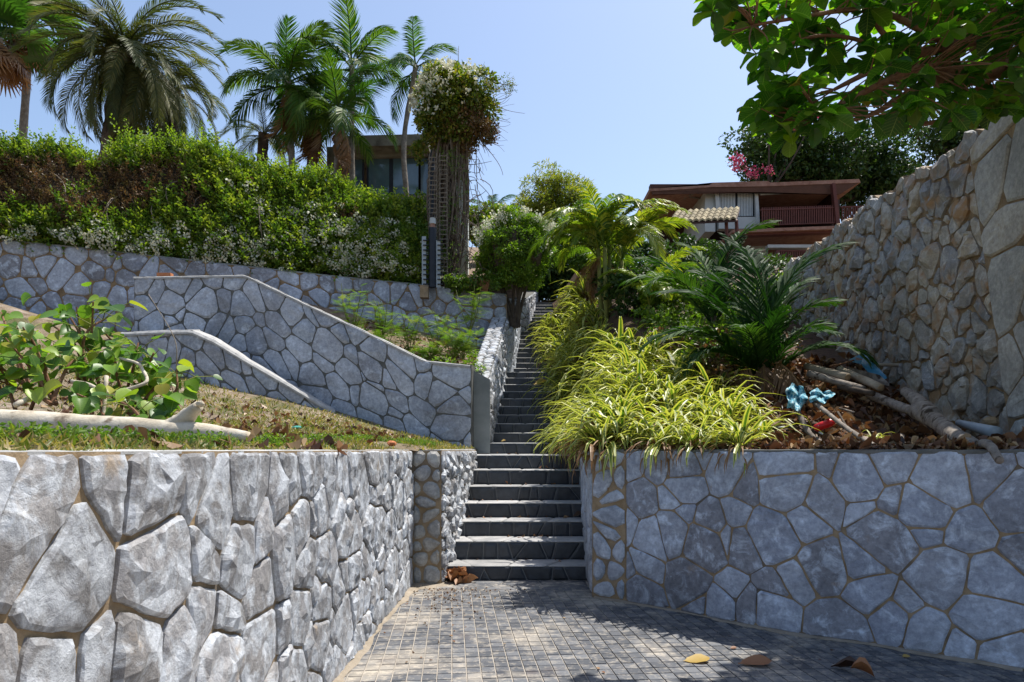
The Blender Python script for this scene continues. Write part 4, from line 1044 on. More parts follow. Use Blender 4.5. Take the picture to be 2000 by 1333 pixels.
# ================================================================ hedge on the long wall
def hedge():
    t = thing('hedge', 'long overgrown bougainvillea hedge, green over brown twigs with white blossom, on the back wall', 'hedge', (X_(400,14.3), 14.3, 4.95))
    hp_ = [(-200,296),(0,296),(120,308),(230,312),(300,296),(400,300),(480,326),(560,346),(640,364),(700,388),(760,400),(825,408),(838,480)]
    def prof(px): return np.interp(px, [a for a, b in hp_], [b for a, b in hp_])
    def surf(px, v, push):       # v 0 foot..1 top
        D0 = np.interp(px, [-160,0,990], [12.6,13.0,15.45])-.05
        zb = Z_(np.interp(px, [p for p, d in C_pts], C_top), D0)-.05
        D = D0+.15+.75*v**1.5-push
        ztp = EYE+(HZ-prof(px))/FOC*(D0+.9)
        z = zb+(ztp-zb)*v
        q = np.stack([(px-1000)/FOC*D, D, z], -1); b = snoise(q*[1, 0, 1], 1.5, 51)*.26+snoise(q*[1, 0, 1], 4.2, 52)*.10
        q[..., 1] -= b*(.35+.65*np.minimum(1, v*3)); q[..., 2] += (v > .8)*(.10*snoise(q*[1, 0, 0], 2.5, 53)+.05*snoise(q*[1, 0, 0], 9, 54)); return q
    # woody core
    px = np.linspace(-190, 832, 150); v = np.linspace(0, 1, 26); A, B = np.meshgrid(px, v)
    pts = surf(A, B, 0); nz = snoise(pts, 2.2, 3)*.10+snoise(pts, 6, 4)*.06
    pts = surf(A, B, nz-.1*(1-B)); top = pts[-1]+np.array([0, 1.6, -.1]); V = np.concatenate([pts.reshape(-1, 3), top, (pts[0]+np.array([0,1.6,0]))]); n = len(px)
    F = [np.array([[j*n+i, j*n+i+1, (j+1)*n+i+1, (j+1)*n+i] for j in range(27) for i in range(n-1)])]
    endp = [np.array([[j*n+n-1, (j+1)*n+n-1, 27*n+n-1] for j in range(26)])]
    part(t, 'branches', V, F+endp, M['hedge_core'], True)
    r = rs(5); SP = [sprig(10, .36, s) for s in range(4)]; 
    # sprigs
    n = 12500; px = r.uniform(-190, 838, n); v = r.uniform(0, 1.02, n)
    base = surf(px, v, 0); dens = snoise(base, 1.5, 7)*.5+snoise(base, 4.0, 8)*.25
    # greener low and at the right, browner in the upper middle
    green = .27+.55*np.exp(-((v-.12)/.28)**2)+.55*sstep(380, 620, px)+.45*(v > .86)+dens*1.25-.24*np.exp(-((px-250)/260)**2)*np.exp(-((v-.62)/.28)**2)
    keep = green > r.uniform(.3, .6, n)
    def put(sel, mat, name, size, hemi=1.0):
        A_ = Acc(); ii = np.where(sel)[0]
        for k in range(4):
            q = ii[k::4]; m = len(q); pos = surf(px[q], v[q], r.uniform(-.05, .16, m))
            d = norm(np.array([.05, -.8, .45])*hemi+np.array([0, .4, .5])*v[q, None]+r.normal(0, .45, (m, 3)))
            scatter(A_, SP[k][0], SP[k][1], pos, bases(d, np.array([0, -.5, 1.0])+r.normal(0, .3, (m, 3))), size*r.uniform(.5, 1.5, m), r.uniform(0, 1, m))
        A_.part(t, name, mat, stuff=True)
    put(keep, M['leaf_hedge'], 'leaves', .25)
    put(~keep & (r.uniform(0, 1, n) < .5), M['leaf_hedge_dry'], 'dry_leaves', .17)
    # young shoots along the top
    A_ = Acc(); SH = [sprig(26, .13, 20+s, .8, .2) for s in range(3)]
    px2 = np.concatenate([r.uniform(230, 640, 260), r.uniform(0, 740, 120), [80,152,170,250,262,345,430,560,575,640,690]]); m = len(px2); v2 = np.concatenate([r.uniform(.82, 1, m-11), np.ones(11)])
    pos = surf(px2, v2, r.uniform(0, .1, m))
    d = norm(np.array([.0, -.2, .75])+r.normal(0, .5, (m, 3))); ln = r.uniform(.25, .6, m); ln[-11:] = [.45,.75,.5,.7,.6,.55,.7,.7,.5,.6,.5]; d[-11:] = norm(np.array([-.2, -.1, 1])+r.normal(0, .2, (11, 3)))
    for k in range(3):
        scatter(A_, SH[k][0], SH[k][1], pos[k::3], bases(d[k::3], np.array([0, -.6, .8])+r.normal(0, .2, (len(pos[k::3]), 3))), ln[k::3], r.uniform(0, 1, len(pos[k::3])))
    A_.part(t, 'young_shoots', M['leaf_shoot'], stuff=True)
    # blossoms
    FL = flower_T(3); A_ = Acc()
    fp = np.concatenate([r.normal(700, 70, 80), r.normal(420, 130, 70), r.uniform(0, 380, 36), r.uniform(440, 820, 50)]); fv = np.concatenate([r.uniform(.1, .7, 80), r.uniform(0, .3, 70), r.uniform(0, .2, 36), r.uniform(.0, .75, 50)])
    for i in range(len(fp)):
        k = r.randint(5, 14); q = surf(fp[i]+r.normal(0, 6, k), fv[i]+r.normal(0, .025, k), r.uniform(.22, .36, k))
        scatter(A_, FL[0], FL[1], q, bases(rand_dirs(r, k), rand_dirs(r, k)), r.uniform(.035, .065, k), r.uniform(0, 1, k))
    A_.part(t, 'blossoms', M['white_flower'], stuff=True)
    # bare stems at the right end
    A_ = Acc(); rg = random.Random(9)
    for i in range(46):
        p0 = rg.uniform(60, 835) if i < 26 else rg.uniform(700, 835); v0 = rg.uniform(.0, .5); a = surf(np.array(p0), np.array(v0), .12); b = surf(np.array(p0+rg.uniform(-30, 30)), np.array(v0+rg.uniform(.15, .4)), .16)
        limb_acc(A_, a, b, .012, .006, rg, .25, 6, 4)
    A_.part(t, 'stems', M['twig'], stuff=True)
def flower_T(seed):
    r = rs(seed); A = Acc()
    for i in range(4):
        d = rand_dirs(r, 1, .4)[0]; s = norm(np.cross(d, [0.3, .1, 1.0])); c = d*.35
        A.add(np.array([c, c+d*.5+s*.5, c+d*.9, c+d*.5-s*.5]), [np.array([[0,1,2,3]])])
    V, F, _ = A.get(); return V, F[0]
hedge()

# ================================================================ flowering vine column, trellises, lamp
M['vine_stem'] = rough_mat('vine_stem', [(.3,(.07,.05,.035)),(.7,(.19,.15,.115))], 9, bs=.3, bd=.004)
def vine_column():
    D = 15.6; t = thing('climbing_vine', 'tall climbing vine ending in a round white-flowered ball on bare tangled stems', 'climbing plant', P(868,560,D))
    A = Acc(); cl = clump_set(P(891,215,D), (.86, .75, .90), 60, .18, .36, 3, shell=.5)+clump_set(P(845,240,D), (.25,.3,.5), 8, .14, .22, 4)+clump_set(P(822,300,D), (.22,.2,.25), 6, .10, .16, 5)
    crown(A, cl, 22000, None, .09, 6, up=.5); A.part(t, 'leaves', M['leaf_vine'], stuff=True)
    A = Acc(); crown(A, clump_set(P(915,255,D), (.60,.6,.45), 24, .2, .34, 7), 6500, None, .07, 8, up=-.1, out=.3); A.part(t, 'dry_leaves', M['leaf_hedge_dry'], stuff=True)
    A = Acc(); FL = flower_T(5); r = rs(9)
    k = 750; d = norm(r.normal(size=(k, 3))+np.array([-.55, -.5, .75])); pos = P(888,212,D)+d*np.array([.98, .9, 1.0])*r.uniform(.9, 1.06, k)[:, None]
    pos = pos[(pos[:, 2] > Z_(250, D)) & (snoise(pos, 3, 2)+(-.3*(pos[:,0]-X_(900,D))) > -.05)]; k = len(pos)
    scatter(A, FL[0], FL[1], pos, bases(rand_dirs(r, k), rand_dirs(r, k)), r.uniform(.04, .075, k), r.uniform(0, 1, k)); A.part(t, 'blossoms', M['white_flower'], stuff=True)
    A = Acc(); rg = random.Random(4); sm = M['vine_stem']
    for i in range(34):          # stems going down
        px0 = rg.gauss(872, 14); a = P(px0+rg.uniform(-12, 25), rg.uniform(200, 300), D+rg.uniform(-.25, .25)); b = P(px0+rg.uniform(-14, 14), 560, D+rg.uniform(-.25, .25))
        limb_acc(A, a, b, rg.uniform(.012, .03), .012, rg, .075, 14, 5)
    for i in range(190):         # tangle
        c = P(rg.uniform(850, 940), rg.uniform(270, 540), D+rg.uniform(-.3, .3)); e = c+np.array([rg.uniform(-.5, .6), rg.uniform(-.2, .2), rg.uniform(-.9, .3)])
        limb_acc(A, c, e, .009, .005, rg, .3, 7, 4)
    for i in range(70):         # twigs sticking out of the ball
        a = rg.uniform(0, 6.28); c = P(905,225,D)+np.array([math.cos(a)*.7, rg.uniform(-.4, .4), math.sin(a)*.75]); e = c+np.array([math.cos(a), rg.uniform(-.4, .4), math.sin(a)])*rg.uniform(.25, .6)
        limb_acc(A, c, e, .006, .003, rg, .2, 6, 3)
    for a, b in (((950,165),(1003,172)), ((955,190),(1025,222)), ((898,150),(896,90)), ((885,150),(880,110)), ((868,140),(872,118)), ((940,170),(965,140)), ((930,290),(935,440)), ((915,300),(918,480)), ((950,200),(1000,185)),((945,150),(1010,168))):
        limb_acc(A, P(*a, D), P(*b, D), .009, .004, rg, .12, 8, 4)
    A.part(t, 'stems', sm, stuff=True)
    A = Acc(); SP = sprig(9, .3, 77); r = rs(10); k = 60
    pos = np.array([P(950+55*f+r.normal(0,3), 165+6*f+r.normal(0,4)+r.uniform(-12,12)*(f>.3), D) for f in r.uniform(0, 1, k)]); scatter(A, SP[0], SP[1], pos, bases(rand_dirs(r, k), rand_dirs(r, k)), r.uniform(.12, .2, k), r.uniform(0, 1, k)); A.part(t, 'leaves', M['leaf_vine'], stuff=True)
    A = Acc(); SP = sprig(9, .3, 78); r = rs(16); k = 420; pos = np.array([P(872+r.normal(0, 20), 290+260*u, D-.25+r.uniform(-.2, .2)) for u in r.uniform(0, 1, k)]); pos = pos[snoise(pos, 2.5, 19) > .05]; k = len(pos); scatter(A, SP[0], SP[1], pos, bases(rand_dirs(r, k, -.3), rand_dirs(r, k)), r.uniform(.10, .2, k), r.uniform(0, 1, k)); A.part(t, 'leaves', M['leaf_bush'], stuff=True)
    # trunk mass behind stems
    V, F = tube([P(868,575,D+.25), P(868,440,D+.25), P(872,330,D+.25), P(885,240,D+.2)], [.26,.22,.22,.3], 9, wob=.2, rng=rg); part(t, 'trunk', V, F, M['hedge_core'])
vine_column()
M['galv'] = rough_mat('grey_metal_strip', [(.3,(.26,.30,.33)),(.7,(.38,.43,.46))], 4, rough=.5, bs=.05)
rung = mk_mesh('rung', *tube([(-.11,0,0),(-.09,-.07,.03),(.09,-.07,.03),(.11,0,0)], .011, 4), M['bark_palm'])
for i, (px, y0, y1, lab) in enumerate([(846,300,470,'left rusty wire trellis with many rungs clamped to the vine stems'), (866,300,548,'right taller wire trellis with many rungs clamped to the vine stems')]):
    D = 15.15; t = thing('trellis', lab, 'trellis', P(px, y1, D), 0, 'wire trellises on the vine column')
    for dx in (-.08, .08): V, F = tube([P(px, y1, D)+[dx,0,0], P(px, y0, D)+[dx,0,0]], .012, 5); part(t, 'rail', V, F, M['bark_palm'])
    n = int((y1-y0)/9)
    for k in range(n): link('rung', rung, t, P(px, y1-4-k*9, D)-P(px, y1, D))
lb = thing('lamp_post', 'slim black bollard lamp with white cap standing on the back wall', 'lamp', P(845,560,14.75))
V, F = tube([P(845,562,14.75), P(845,446,14.75)], .085, 10); part(lb, 'post', V, F, M['dark_frame'])
V, F = tube([P(845,446,14.75), P(845,438,14.75)], .06, 10); part(lb, 'neck', V, F, M['roof_edge'])
V, F = tube([P(845,438,14.75), P(845,427,14.75)], [.07,.062], 12); part(lb, 'lamp_cap', V, F, M['pale_wall'])
for i, (px, y0, lab) in enumerate([(828,462,'pale notched metal strip standing on the wall left of the lamp'), (856,470,'pale notched metal strip standing on the wall right of the lamp')]):
    t = thing('metal_strip', lab, 'metal strip', P(px,560,14.7), 0, 'notched metal strips by the lamp'); V, F = pbox(px-4, px+4, y0, 562, 14.72, .03); part(t, 'plate', V, F, M['galv'])
    pm = mk_mesh('prong', *box(-.015, .10, -.05, -.01, -.008, .008), M['dark_frame'])
    for k in range(10): link('prong', pm, t, P(px,556-k*9.5,14.72)-P(px,560,14.7))
cp = thing('concrete_pad', 'small stained concrete block set in the back wall under the lamp', 'block', P(828,575,14.6))
V, F = pbox(820, 836, 557, 581, 14.55, .2); part(cp, 'block', V, F, M['mortar_tan'])

# ================================================================ round flowering bush beside the steps
def round_bush():
    D = 15.6; t = thing('round_bush', 'clipped round bush crowned with white flowers leaning over the stairway', 'bush', P(1008,620,D))
    A = Acc(); cl = clump_set(P(1003,492,D), (.86,.78,.86), 100, .12, .24, 21, shell=.6); crown(A, cl, 30000, None, .065, 22, up=.3, out=.8); A.part(t, 'leaves', M['leaf_ball'], stuff=True)
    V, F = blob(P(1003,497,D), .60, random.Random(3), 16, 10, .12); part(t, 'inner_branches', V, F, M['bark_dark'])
    A = Acc(); rg = random.Random(3)
    for i in range(7): limb_acc(A, P(1003+rg.uniform(-4,10),640,D), P(1003+rg.uniform(-40,40),530,D), .05, .03, rg, .08)
    A.part(t, 'trunk', M['bark_dark'])
    A = Acc(); FL = flower_T(8); r = rs(23); k = 46
    ang = r.uniform(.1, 3.0, k); rr = r.uniform(.75, 1.05, k)
    cen = np.stack([P(1003,495,D)[0]+np.cos(ang)*rr*.95, np.full(k, D)-r.uniform(.05, .6, k), Z_(495,D)+np.sin(ang)*rr*.92], 1)
    for c in cen:
        m = r.randint(6, 13); scatter(A, FL[0], FL[1], c+r.normal(0, .05, (m, 3)), bases(rand_dirs(r, m), rand_dirs(r, m)), r.uniform(.035, .06, m), r.uniform(0, 1, m))
    A.part(t, 'blossoms', M['white_flower'], stuff=True)
round_bush()
def simple_tree(name, label, cat, base, clumps, n, size, leafm, seed, barkm='bark_dark', tr=.12, T=LEAF4, limbs=8, up=.3, out=.6, core=None):
    t = thing(name, label, cat, base); rg = random.Random(seed); A = Acc(); C = [c for c, q in clumps]; cen = np.mean(C, 0)
    top = np.asarray(base)*.35+cen*.65; limb_acc(A, np.asarray(base)-[0,0,.3], top, tr, tr*.6, rg, .06, 8, 8)
    for i in range(limbs): limb_acc(A, top, C[rg.randrange(len(C))], tr*.4, tr*.1, rg, .15, 7, 5)
    A.part(t, 'trunk', M[barkm])
    A = Acc(); crown(A, clumps, n, None, size, seed+1, T=T, up=up, out=out); A.part(t, 'crown', M[leafm], stuff=True)
    return t
BAM = (np.array([[0,0,0],[.45,-.10,.03],[1,0,-.12],[.45,.10,.03]]), np.array([[0,1,2],[0,2,3]]))
simple_tree('bamboo', 'feathery yellow-green bamboo clump rising behind the round bush', 'bamboo', P(1090,560,24), clump_set(P(1086,425,24), (1.5,.9,1.5), 90, .22, .45, 31, shell=.3)+clump_set(P(1085,345,24), (1.0,.6,.45), 22, .10, .2, 32), 17000, .17, 'leaf_bamboo', 33, 'stem_green', .06, T=BAM, limbs=26)
simple_tree('shrub', 'dark shrub mass at the head of the stairway', 'shrub', P(1090,600,23.5), clump_set(P(1075,535,23.5), (1.3,.8,1.0), 40, .25, .45, 41, shell=.3), 9000, .14, 'leaf_dark', 42, limbs=12)
simple_tree('shrub', 'orange-tinged croton shrub behind the bare vine stems', 'shrub', P(945,520,19), clump_set(P(950,440,19), (.75,.5,.6), 26, .15, .3, 43), 4000, .12, 'leaf_areca', 44, limbs=8)
simple_tree('shrub', 'leafy shrub spilling over the back wall below the round bush', 'shrub', P(925,580,15.0), clump_set(P(920,552,15.0), (.62,.25,.22), 20, .08, .16, 45), 1500, .075, 'leaf_bush', 46, limbs=6, tr=.03)
simple_tree('shrub', 'dark green shrubbery between the bamboo and the drooping palm', 'shrub', P(1160,600,20), clump_set(P(1150,480,20), (.9,.8,1.1), 40, .2, .4, 47), 8000, .12, 'leaf_bush', 48, limbs=8)
# dark tree behind the red house with pink bougainvillea
bt = simple_tree('shade_tree', 'large dark evergreen tree towering behind the red house', 'tree', P(1640,520,31), clump_set(P(1610,330,31), (4.0,2.0,2.2), 110, .5, 1.0, 51, shell=.35)+clump_set(P(1500,300,31), (2.0,1.2,1.6), 26, .4, .8, 52)+clump_set(P(1760,360,31), (2.2,1.2,1.6), 30, .35, .7, 54), 34000, .20, 'leaf_dark', 53, limbs=30, tr=.4)
bl = simple_tree('shade_tree', 'sparser tree seen against the sky above the rubble wall', 'tree', P(1900,430,26), clump_set(P(1880,270,26), (2.4,1.4,1.3), 60, .22, .5, 55, shell=.2), 9000, .16, 'leaf_dark', 56, limbs=30, tr=.16)
simple_tree('shrub', 'dark undergrowth below the tiled canopy and house floor', 'shrub', P(1440,560,20.5), clump_set(P(1430,560,20.5), (3.4,.8,.7), 80, .3, .6, 57), 13000, .16, 'leaf_dark', 58, limbs=10)
def bougain():
    t = thing('bougainvillea', 'pink bougainvillea sprays flowering through the dark tree', 'flowering vine', P(1500,420,29.5)); A = Acc(); rg = random.Random(5)
    for a in ((1530,225),(1560,250),(1445,310),(1475,335),(1500,220),(1590,215)): limb_acc(A, P(1500,380,29.6), P(*a,29.4), .05, .02, rg, .1)
    A.part(t, 'stems', M['bark_dark']); A = Acc(); r = rs(61); FL = flower_T(12)
    for (px, py, k, s) in ((1512,200,40,10),(1540,195,50,10),(1580,218,60,9),(1560,243,30,8),(1497,218,24,7),(1443,310,40,7),(1470,335,34,10),(1440,325,18,6),(1500,333,16,8),(1535,222,16,8)):
        pos = np.array([P(px+r.normal(0, s), py+r.normal(0, s*.7), 28.9+r.uniform(-.3, .3)) for _ in range(k)]); scatter(A, FL[0], FL[1], pos, bases(rand_dirs(r, k), rand_dirs(r, k)), r.uniform(.06, .12, k), r.uniform(0, 1, k))
    A.part(t, 'blossoms', M['pink_flower'], stuff=True)
bougain()
# ================================================================ palms and plants of the right-hand bed
am = [frond_mesh('areca_frond', 2.3, 60, .50, .040, 1.1, a1, 1.5, M['leaf_areca'], s, lift=.6, droop=.8, fwd=.8, rr=.018, stemlen=.18) for s, a1 in ((71, -.9), (72, -.5), (73, -1.3))]
amd = [frond_mesh('dead_areca_frond', 1.9, 40, .4, .035, .2, -1.4, 1.0, M['leaf_dead'], s, lift=.2, droop=1.4, fwd=.8, rr=.016, stemlen=.2) for s in (74, 75)]
def areca(name, label, base, nst, nf, seed, spread, h, sc, dead=4, meshes=None, az0=None):
    t = thing(name, label, 'palm tree', base); rg = random.Random(seed); meshes = meshes or am
    for s in range(nst):
        a = rg.uniform(0, 6.28); q = np.array([math.cos(a), math.sin(a), 0])*spread*rg.uniform(.2, 1); top = q*1.8+np.array([0, 0, h*rg.uniform(.6, 1.1)])
        V, F = tube([q-[0,0,.4], (q+top)*.5+q*.2, top], [.05,.045,.04], 8); me = mk_mesh('stem', V, F, M['stem_green'], True); link('stem', me, t)
        for i in range(nf):
            az = rg.uniform(0, 6.28); o = link('frond', rg.choice(meshes), t, top, (rg.uniform(-.3, .3), rg.uniform(-.4, .4), az), rg.uniform(*sc))
        for i in range(dead): link('dead_frond', rg.choice(amd), t, top-np.array([0,0,.15]), (rg.uniform(-.4, .4), rg.uniform(.1, .7), rg.uniform(0, 6.28)), rg.uniform(*sc)*.6)
    return t
areca('areca_palm', 'tall yellow-green areca palm with long fronds drooping over the spider plants and steps', (P(1192,600,14.0)[0], 14.0, 3.9), 5, 7, 3, .26, 1.9, (.62, .88), 2)
areca('areca_palm', 'areca palm with browning fronds in front of the tiled canopy', (P(1290,600,12.6)[0], 12.6, 3.5), 3, 7, 5, .25, .45, (.5, .68), 2)
areca('areca_palm', 'smaller areca palm tuft low between the climbing steps and the drooping one', (P(1175,560,18.5)[0], 18.5, 5.2), 3, 6, 6, .3, .8, (.6, .8), 0)
nm = [frond_mesh('coconut_frond', 2.1, 36, .66, .046, 1.2, a1, 1.7, M['leaf_palm_dark'], s, lift=.3, droop=.45, fwd=1.35, rr=.022, stemlen=.14, tipw=.1) for s, a1 in ((81, .2), (82, -.2), (83, -.6))]
nmd = [frond_mesh('dead_coconut_frond', 1.3, 26, .45, .04, .3, -1.5, .9, M['leaf_dead'], s, lift=-.2, droop=1.2, fwd=.9, rr=.018, stemlen=.2) for s in (84, 85)]
t = palm_thing('young_palm', 'young dark green palm with broad fronds and brown hanging leaves beside the debris', P(1490,775,8.4), P(1490,745,8.4), 0, nm, 1, 3, None)
rg = random.Random(8)
for az, el, s, k in ((2.9,.05,.85,2),(2.6,.45,.95,0),(3.3,-.1,.80,1),(2.1,.5,.95,0),(1.2,.35,.95,1),(.25,.15,.75,1),(-.2,-.1,.70,2),(.6,.35,.90,0),(-.6,-.1,.65,2),(3.6,-.2,.7,2),(4.0,.1,.6,1),(-1.5,.25,.55,0),(1.6,.7,.95,0),(-1.1,.0,.6,1),(2.7,.75,.95,0),(.3,.6,.85,0),(3.0,.3,.9,1),(-.1,.4,.75,1)):
    link('frond', nm[k], t, (0, 0, .12), (rg.uniform(-.2, .2), -el+.2, az), s)
for az, el, s in ((-1.2,.2,.75),(-1.9,.3,.7),(-.9,.55,.8),(3.6,.3,.75),(-.2,.3,.7),(2.9,.45,.7),(-1.5,.6,.7)):
    link('dead_frond', nmd[rg.randrange(2)], t, (0, 0, .42), (0, el, az), s*1.25)
V, F = tube([P(1488,800,8.4), P(1489,765,8.4), P(1490,735,8.4)], [.10,.08,.05], 9, wob=.15, rng=rg); part(t, 'trunk', V, F, M['bark_date'])
t = palm_thing('young_palm', 'green palm with fan-like leaflets in the middle of the bed below the red house', P(1400,660,10.5), P(1390,610,10.5), 0, nm, 1, 4, None)
for az, el, s, k in ((2.8,.2,.85,0),(3.2,.0,.8,1),(2.2,.5,.85,0),(1.4,.4,.8,1),(.5,.35,.8,0),(.0,.1,.7,1),(-.7,.2,.6,2),(3.7,.1,.75,2),(1.0,.7,.8,0),(4.6,.2,.55,1)):
    link('frond', nm[k], t, (-.05, 0, .15), (rg.uniform(-.2, .2), -el+.2, az), s)
V, F = tube([P(1400,700,10.5), P(1392,610,10.5)], [.09,.05], 8); part(t, 'trunk', V, F, M['bark_date'])

# spider plant clumps
def blade_mesh(name, nb, L, w, mat, seed, dead=0, elev=(.25, 1.35), curl=1.9):
    r = rs(seed); A = Acc()
    for i in range(nb):
        az = r.uniform(0, 6.28); el = r.uniform(*elev); l = L*r.uniform(.65, 1.15); n = 6; p = np.zeros((n+1, 3)); a = el; side = r.normal(0, .12)
        for k in range(n):
            a2 = el-curl*((k+.5)/n)**1.6*r.uniform(.8, 1.2); aa = az+side*k*.4
            p[k+1] = p[k]+l/n*np.array([math.cos(a2)*math.cos(aa), math.cos(a2)*math.sin(aa), math.sin(a2)])
        p[:, :2] += r.normal(0, .03, 2); wd = np.array([-math.sin(az), math.cos(az), 0])*w*r.uniform(.7, 1.2)
        prof = np.array([.55,.9,1,.9,.7,.42,.06])[:, None]; up = np.array([0, 0, .25*w])
        V = np.stack([p-wd*prof, p-wd*prof*.42-up*prof, p+wd*prof*.42-up*prof, p+wd*prof], 1).reshape(-1, 3)
        Q0 = np.array([[k*4+c, k*4+c+1, k*4+5+c, k*4+4+c] for k in range(n) for c in (0, 2)]); Q1 = np.array([[k*4+1, k*4+2, k*4+6, k*4+5] for k in range(n)])
        b = r.uniform(0, .14); A.add(V, [Q0], .55+b*1.6); A.V.pop(); A.n -= len(V)
        A.V.append(V); off = A.n; A.Q.append(Q1+off); A.rq.append(np.full(len(Q1), .15+b*2)); A.n += len(V)
    V, F, R = A.get(); return mk_mesh(name, V, F, mat, False, R)
def fixed_leaf(name, src):     # same look without the per-object shift
    m = src.copy(); m.name = name; nt = m.node_tree
    for n in nt.nodes:
        if n.type == 'OBJECT_INFO':
            for l in list(nt.links):
                if l.from_node == n: nt.links.remove(l)
    return m
M['leaf_spider'] = fixed_leaf('variegated_blade_fixed', M['leaf_spider'])
for n in M['leaf_spider'].node_tree.nodes:
    if n.type == 'MATH' and n.operation == 'ADD': n.inputs[0].default_value = 0
spm = [blade_mesh('blades', 38, .57, .023, M['leaf_spider'], s, curl=2.1) for s in (91, 92, 93)]
spg = [blade_mesh('blades', 50, .44, .0125, M['leaf_bush'], s) for s in (94,)]
spd = [blade_mesh('dead_blades', 46, .42, .013, M['leaf_dead'], s, elev=(-.3, .6), curl=1.8) for s in (95, 96)]
def spider(x, y, label, group=None, s=1.0, dead=True, z=None, k=0):
    z = float(z_right(np.array(x), np.array(y))) if z is None else z
    t = thing('spider_plant', label, 'plant', (x, y, z-.01), 0, group); rg_ = random.Random(int(x*977+y*131))
    link('blades', spm[k % 3], t, (0, 0, .03), (0, 0, rg_.uniform(0, 6.28)), s)
    if dead: link('dead_blades', spd[k % 2], t, (0, 0, .04), (0, 0, rg_.uniform(0, 6.28)), s*(1.15 if y < 6.8 else .95))
    return t
rg = random.Random(17); k = 0
for row in range(60):
    y = 6.30+row*(.32 if row < 10 else .42)-(0 if row < 10 else 1.0)
    if y > 19: break
    x0 = float(xr(y))+np.interp(y, [6.3, 7.5, 9, 19], [.08, .06, -.06, -.10]); wid = np.interp(y, [6.3, 7.5, 9, 10, 12, 19], [1.65, 1.85, 1.5, 1.3, 1.2, 1.0])
    n = int(wid/.33)
    for i in range(n):
        x = x0+(i+.5*(row % 2))*.33+rg.uniform(-.08, .08); yy = y+rg.uniform(-.1, .1)
        if y > 8.5 and rg.random() < .12: continue
        od = ('first','second','third','fourth','fifth','sixth','seventh','eighth')
        if row < 4 and i < 8:
            rw = ('front row along the wall edge','second row back from the wall edge','third row back from the wall edge','fourth row back from the wall edge')[row]
            lab = 'variegated spider plant, %s from the steps in the %s' % (od[i], rw); gr = 'spider plants on the wall edge'
        elif y < 6.6: lab = 'variegated spider plant with brown withered lower blades on the wall edge by the steps'; gr = 'spider plants on the wall edge'
        elif y < 9: lab = 'yellow-green spider plant in the sunny lower mass beside the steps'; gr = 'spider plants in the lower mass'
        elif y < 12.5: lab = 'yellow-green spider plant in the middle of the bank beside the climbing steps'; gr = 'spider plants along the middle bank'
        else: lab = 'yellow-green spider plant high up the bank beneath the drooping areca palms'; gr = 'spider plants on the upper bank'
        s = rg.uniform(.85, 1.2)*np.interp(y, [6.3, 9, 12], [1.0, 1.15, 1.5])
        spider(x, yy, lab, gr, s, dead=(y < 7.6 or rg.random() < .45), k=k); k += 1
for j in range(3):
    for i in range(4):
        x = 1.0+i*.25+.12*(j % 2)+rg.uniform(-.04, .04); yw = float(np.interp(x, [a for a, b in RW], [b for a, b in RW])); yy = yw+.2+.3*j
        if yy > 6.2: continue
        spider(x, yy, 'spider plant with brown outer blades, %s from the corner, %s behind the curved wall' % (('first','second','third','fourth','fifth')[i], ('front line','second line','third line')[j]), 'spider plants behind the curved wall head', rg.uniform(.7, 1.0), True, k=i+j)
spider(.86, 6.45, 'spider plant spilling withered blades over the wall corner beside the steps', None, .95, True, 1.33)
spider(2.55, 7.1, 'small green spider plant standing apart just left of the blue rags', None, .75, True, None)
spider(X_(1705,6.35), 6.35, 'lone small spider plant among dead leaves near the sawn log end', None, .48, True, 1.36)

# undergrowth filling the shaded back of the bed
def cover(name, label, cat, pts, n, size, leafm, seed, h=.3):
    t = thing(name, label, cat, pts[0]); A = Acc(); cl = []; rg_ = random.Random(seed)
    for p in pts:
        for i in range(6): cl.append((np.array(p)+[rg_.uniform(-.5, .5), rg_.uniform(-.5, .5), rg_.uniform(0, h)], rg_.uniform(.15, .3)))
    crown(A, cl, n, None, size, seed); A.part(t, 'leaves', M[leafm], stuff=True)
    A = Acc()
    for c, q in cl[::2]: limb_acc(A, c-[0,0,.5], c, .012, .006, rg_, .1, 4, 4)
    A.part(t, 'stems', M['stem_green'], stuff=True)
zr = lambda x, y: float(z_right(np.array(float(x)), np.array(float(y))))
cover('shrub', 'low mixed shrubs in shade between the young palm and the rubble wall', 'shrub', [(x, y, zr(x, y)) for x, y in ((3.6,11),(4.4,12),(3.9,13),(4.8,13.5),(3.2,12.5),(2.8,11.5))], 4500, .10, 'leaf_bush', 101, .5)
cover('shrub', 'dark undergrowth beneath the areca palms', 'shrub', [(x, y, zr(x, y)) for x, y in ((2.6,13),(2.2,14),(2.9,15),(3.6,15.5),(2.5,16.5),(3.5,17.5),(4.5,16.5),(2.6,18.5),(3.8,19.5),(4.8,18.5))], 9000, .13, 'leaf_dark', 102, 1.0)
cover('shrub', 'reddish dry-leaved shrubs behind the last spider plants', 'shrub', [(x, y, zr(x, y)) for x, y in ((2.7,8.3),(2.9,9.2),(2.5,9.8),(3.3,9.6))], 2600, .07, 'leaf_hedge_dry', 103, .2)
cover('shrub', 'green ground shrubs behind the last spider plants', 'shrub', [(x, y, zr(x, y)) for x, y in ((2.45,8.6),(2.7,9.4),(2.9,10.2),(2.3,10.6),(3.4,10.4))], 3600, .085, 'leaf_bush', 104, .3)

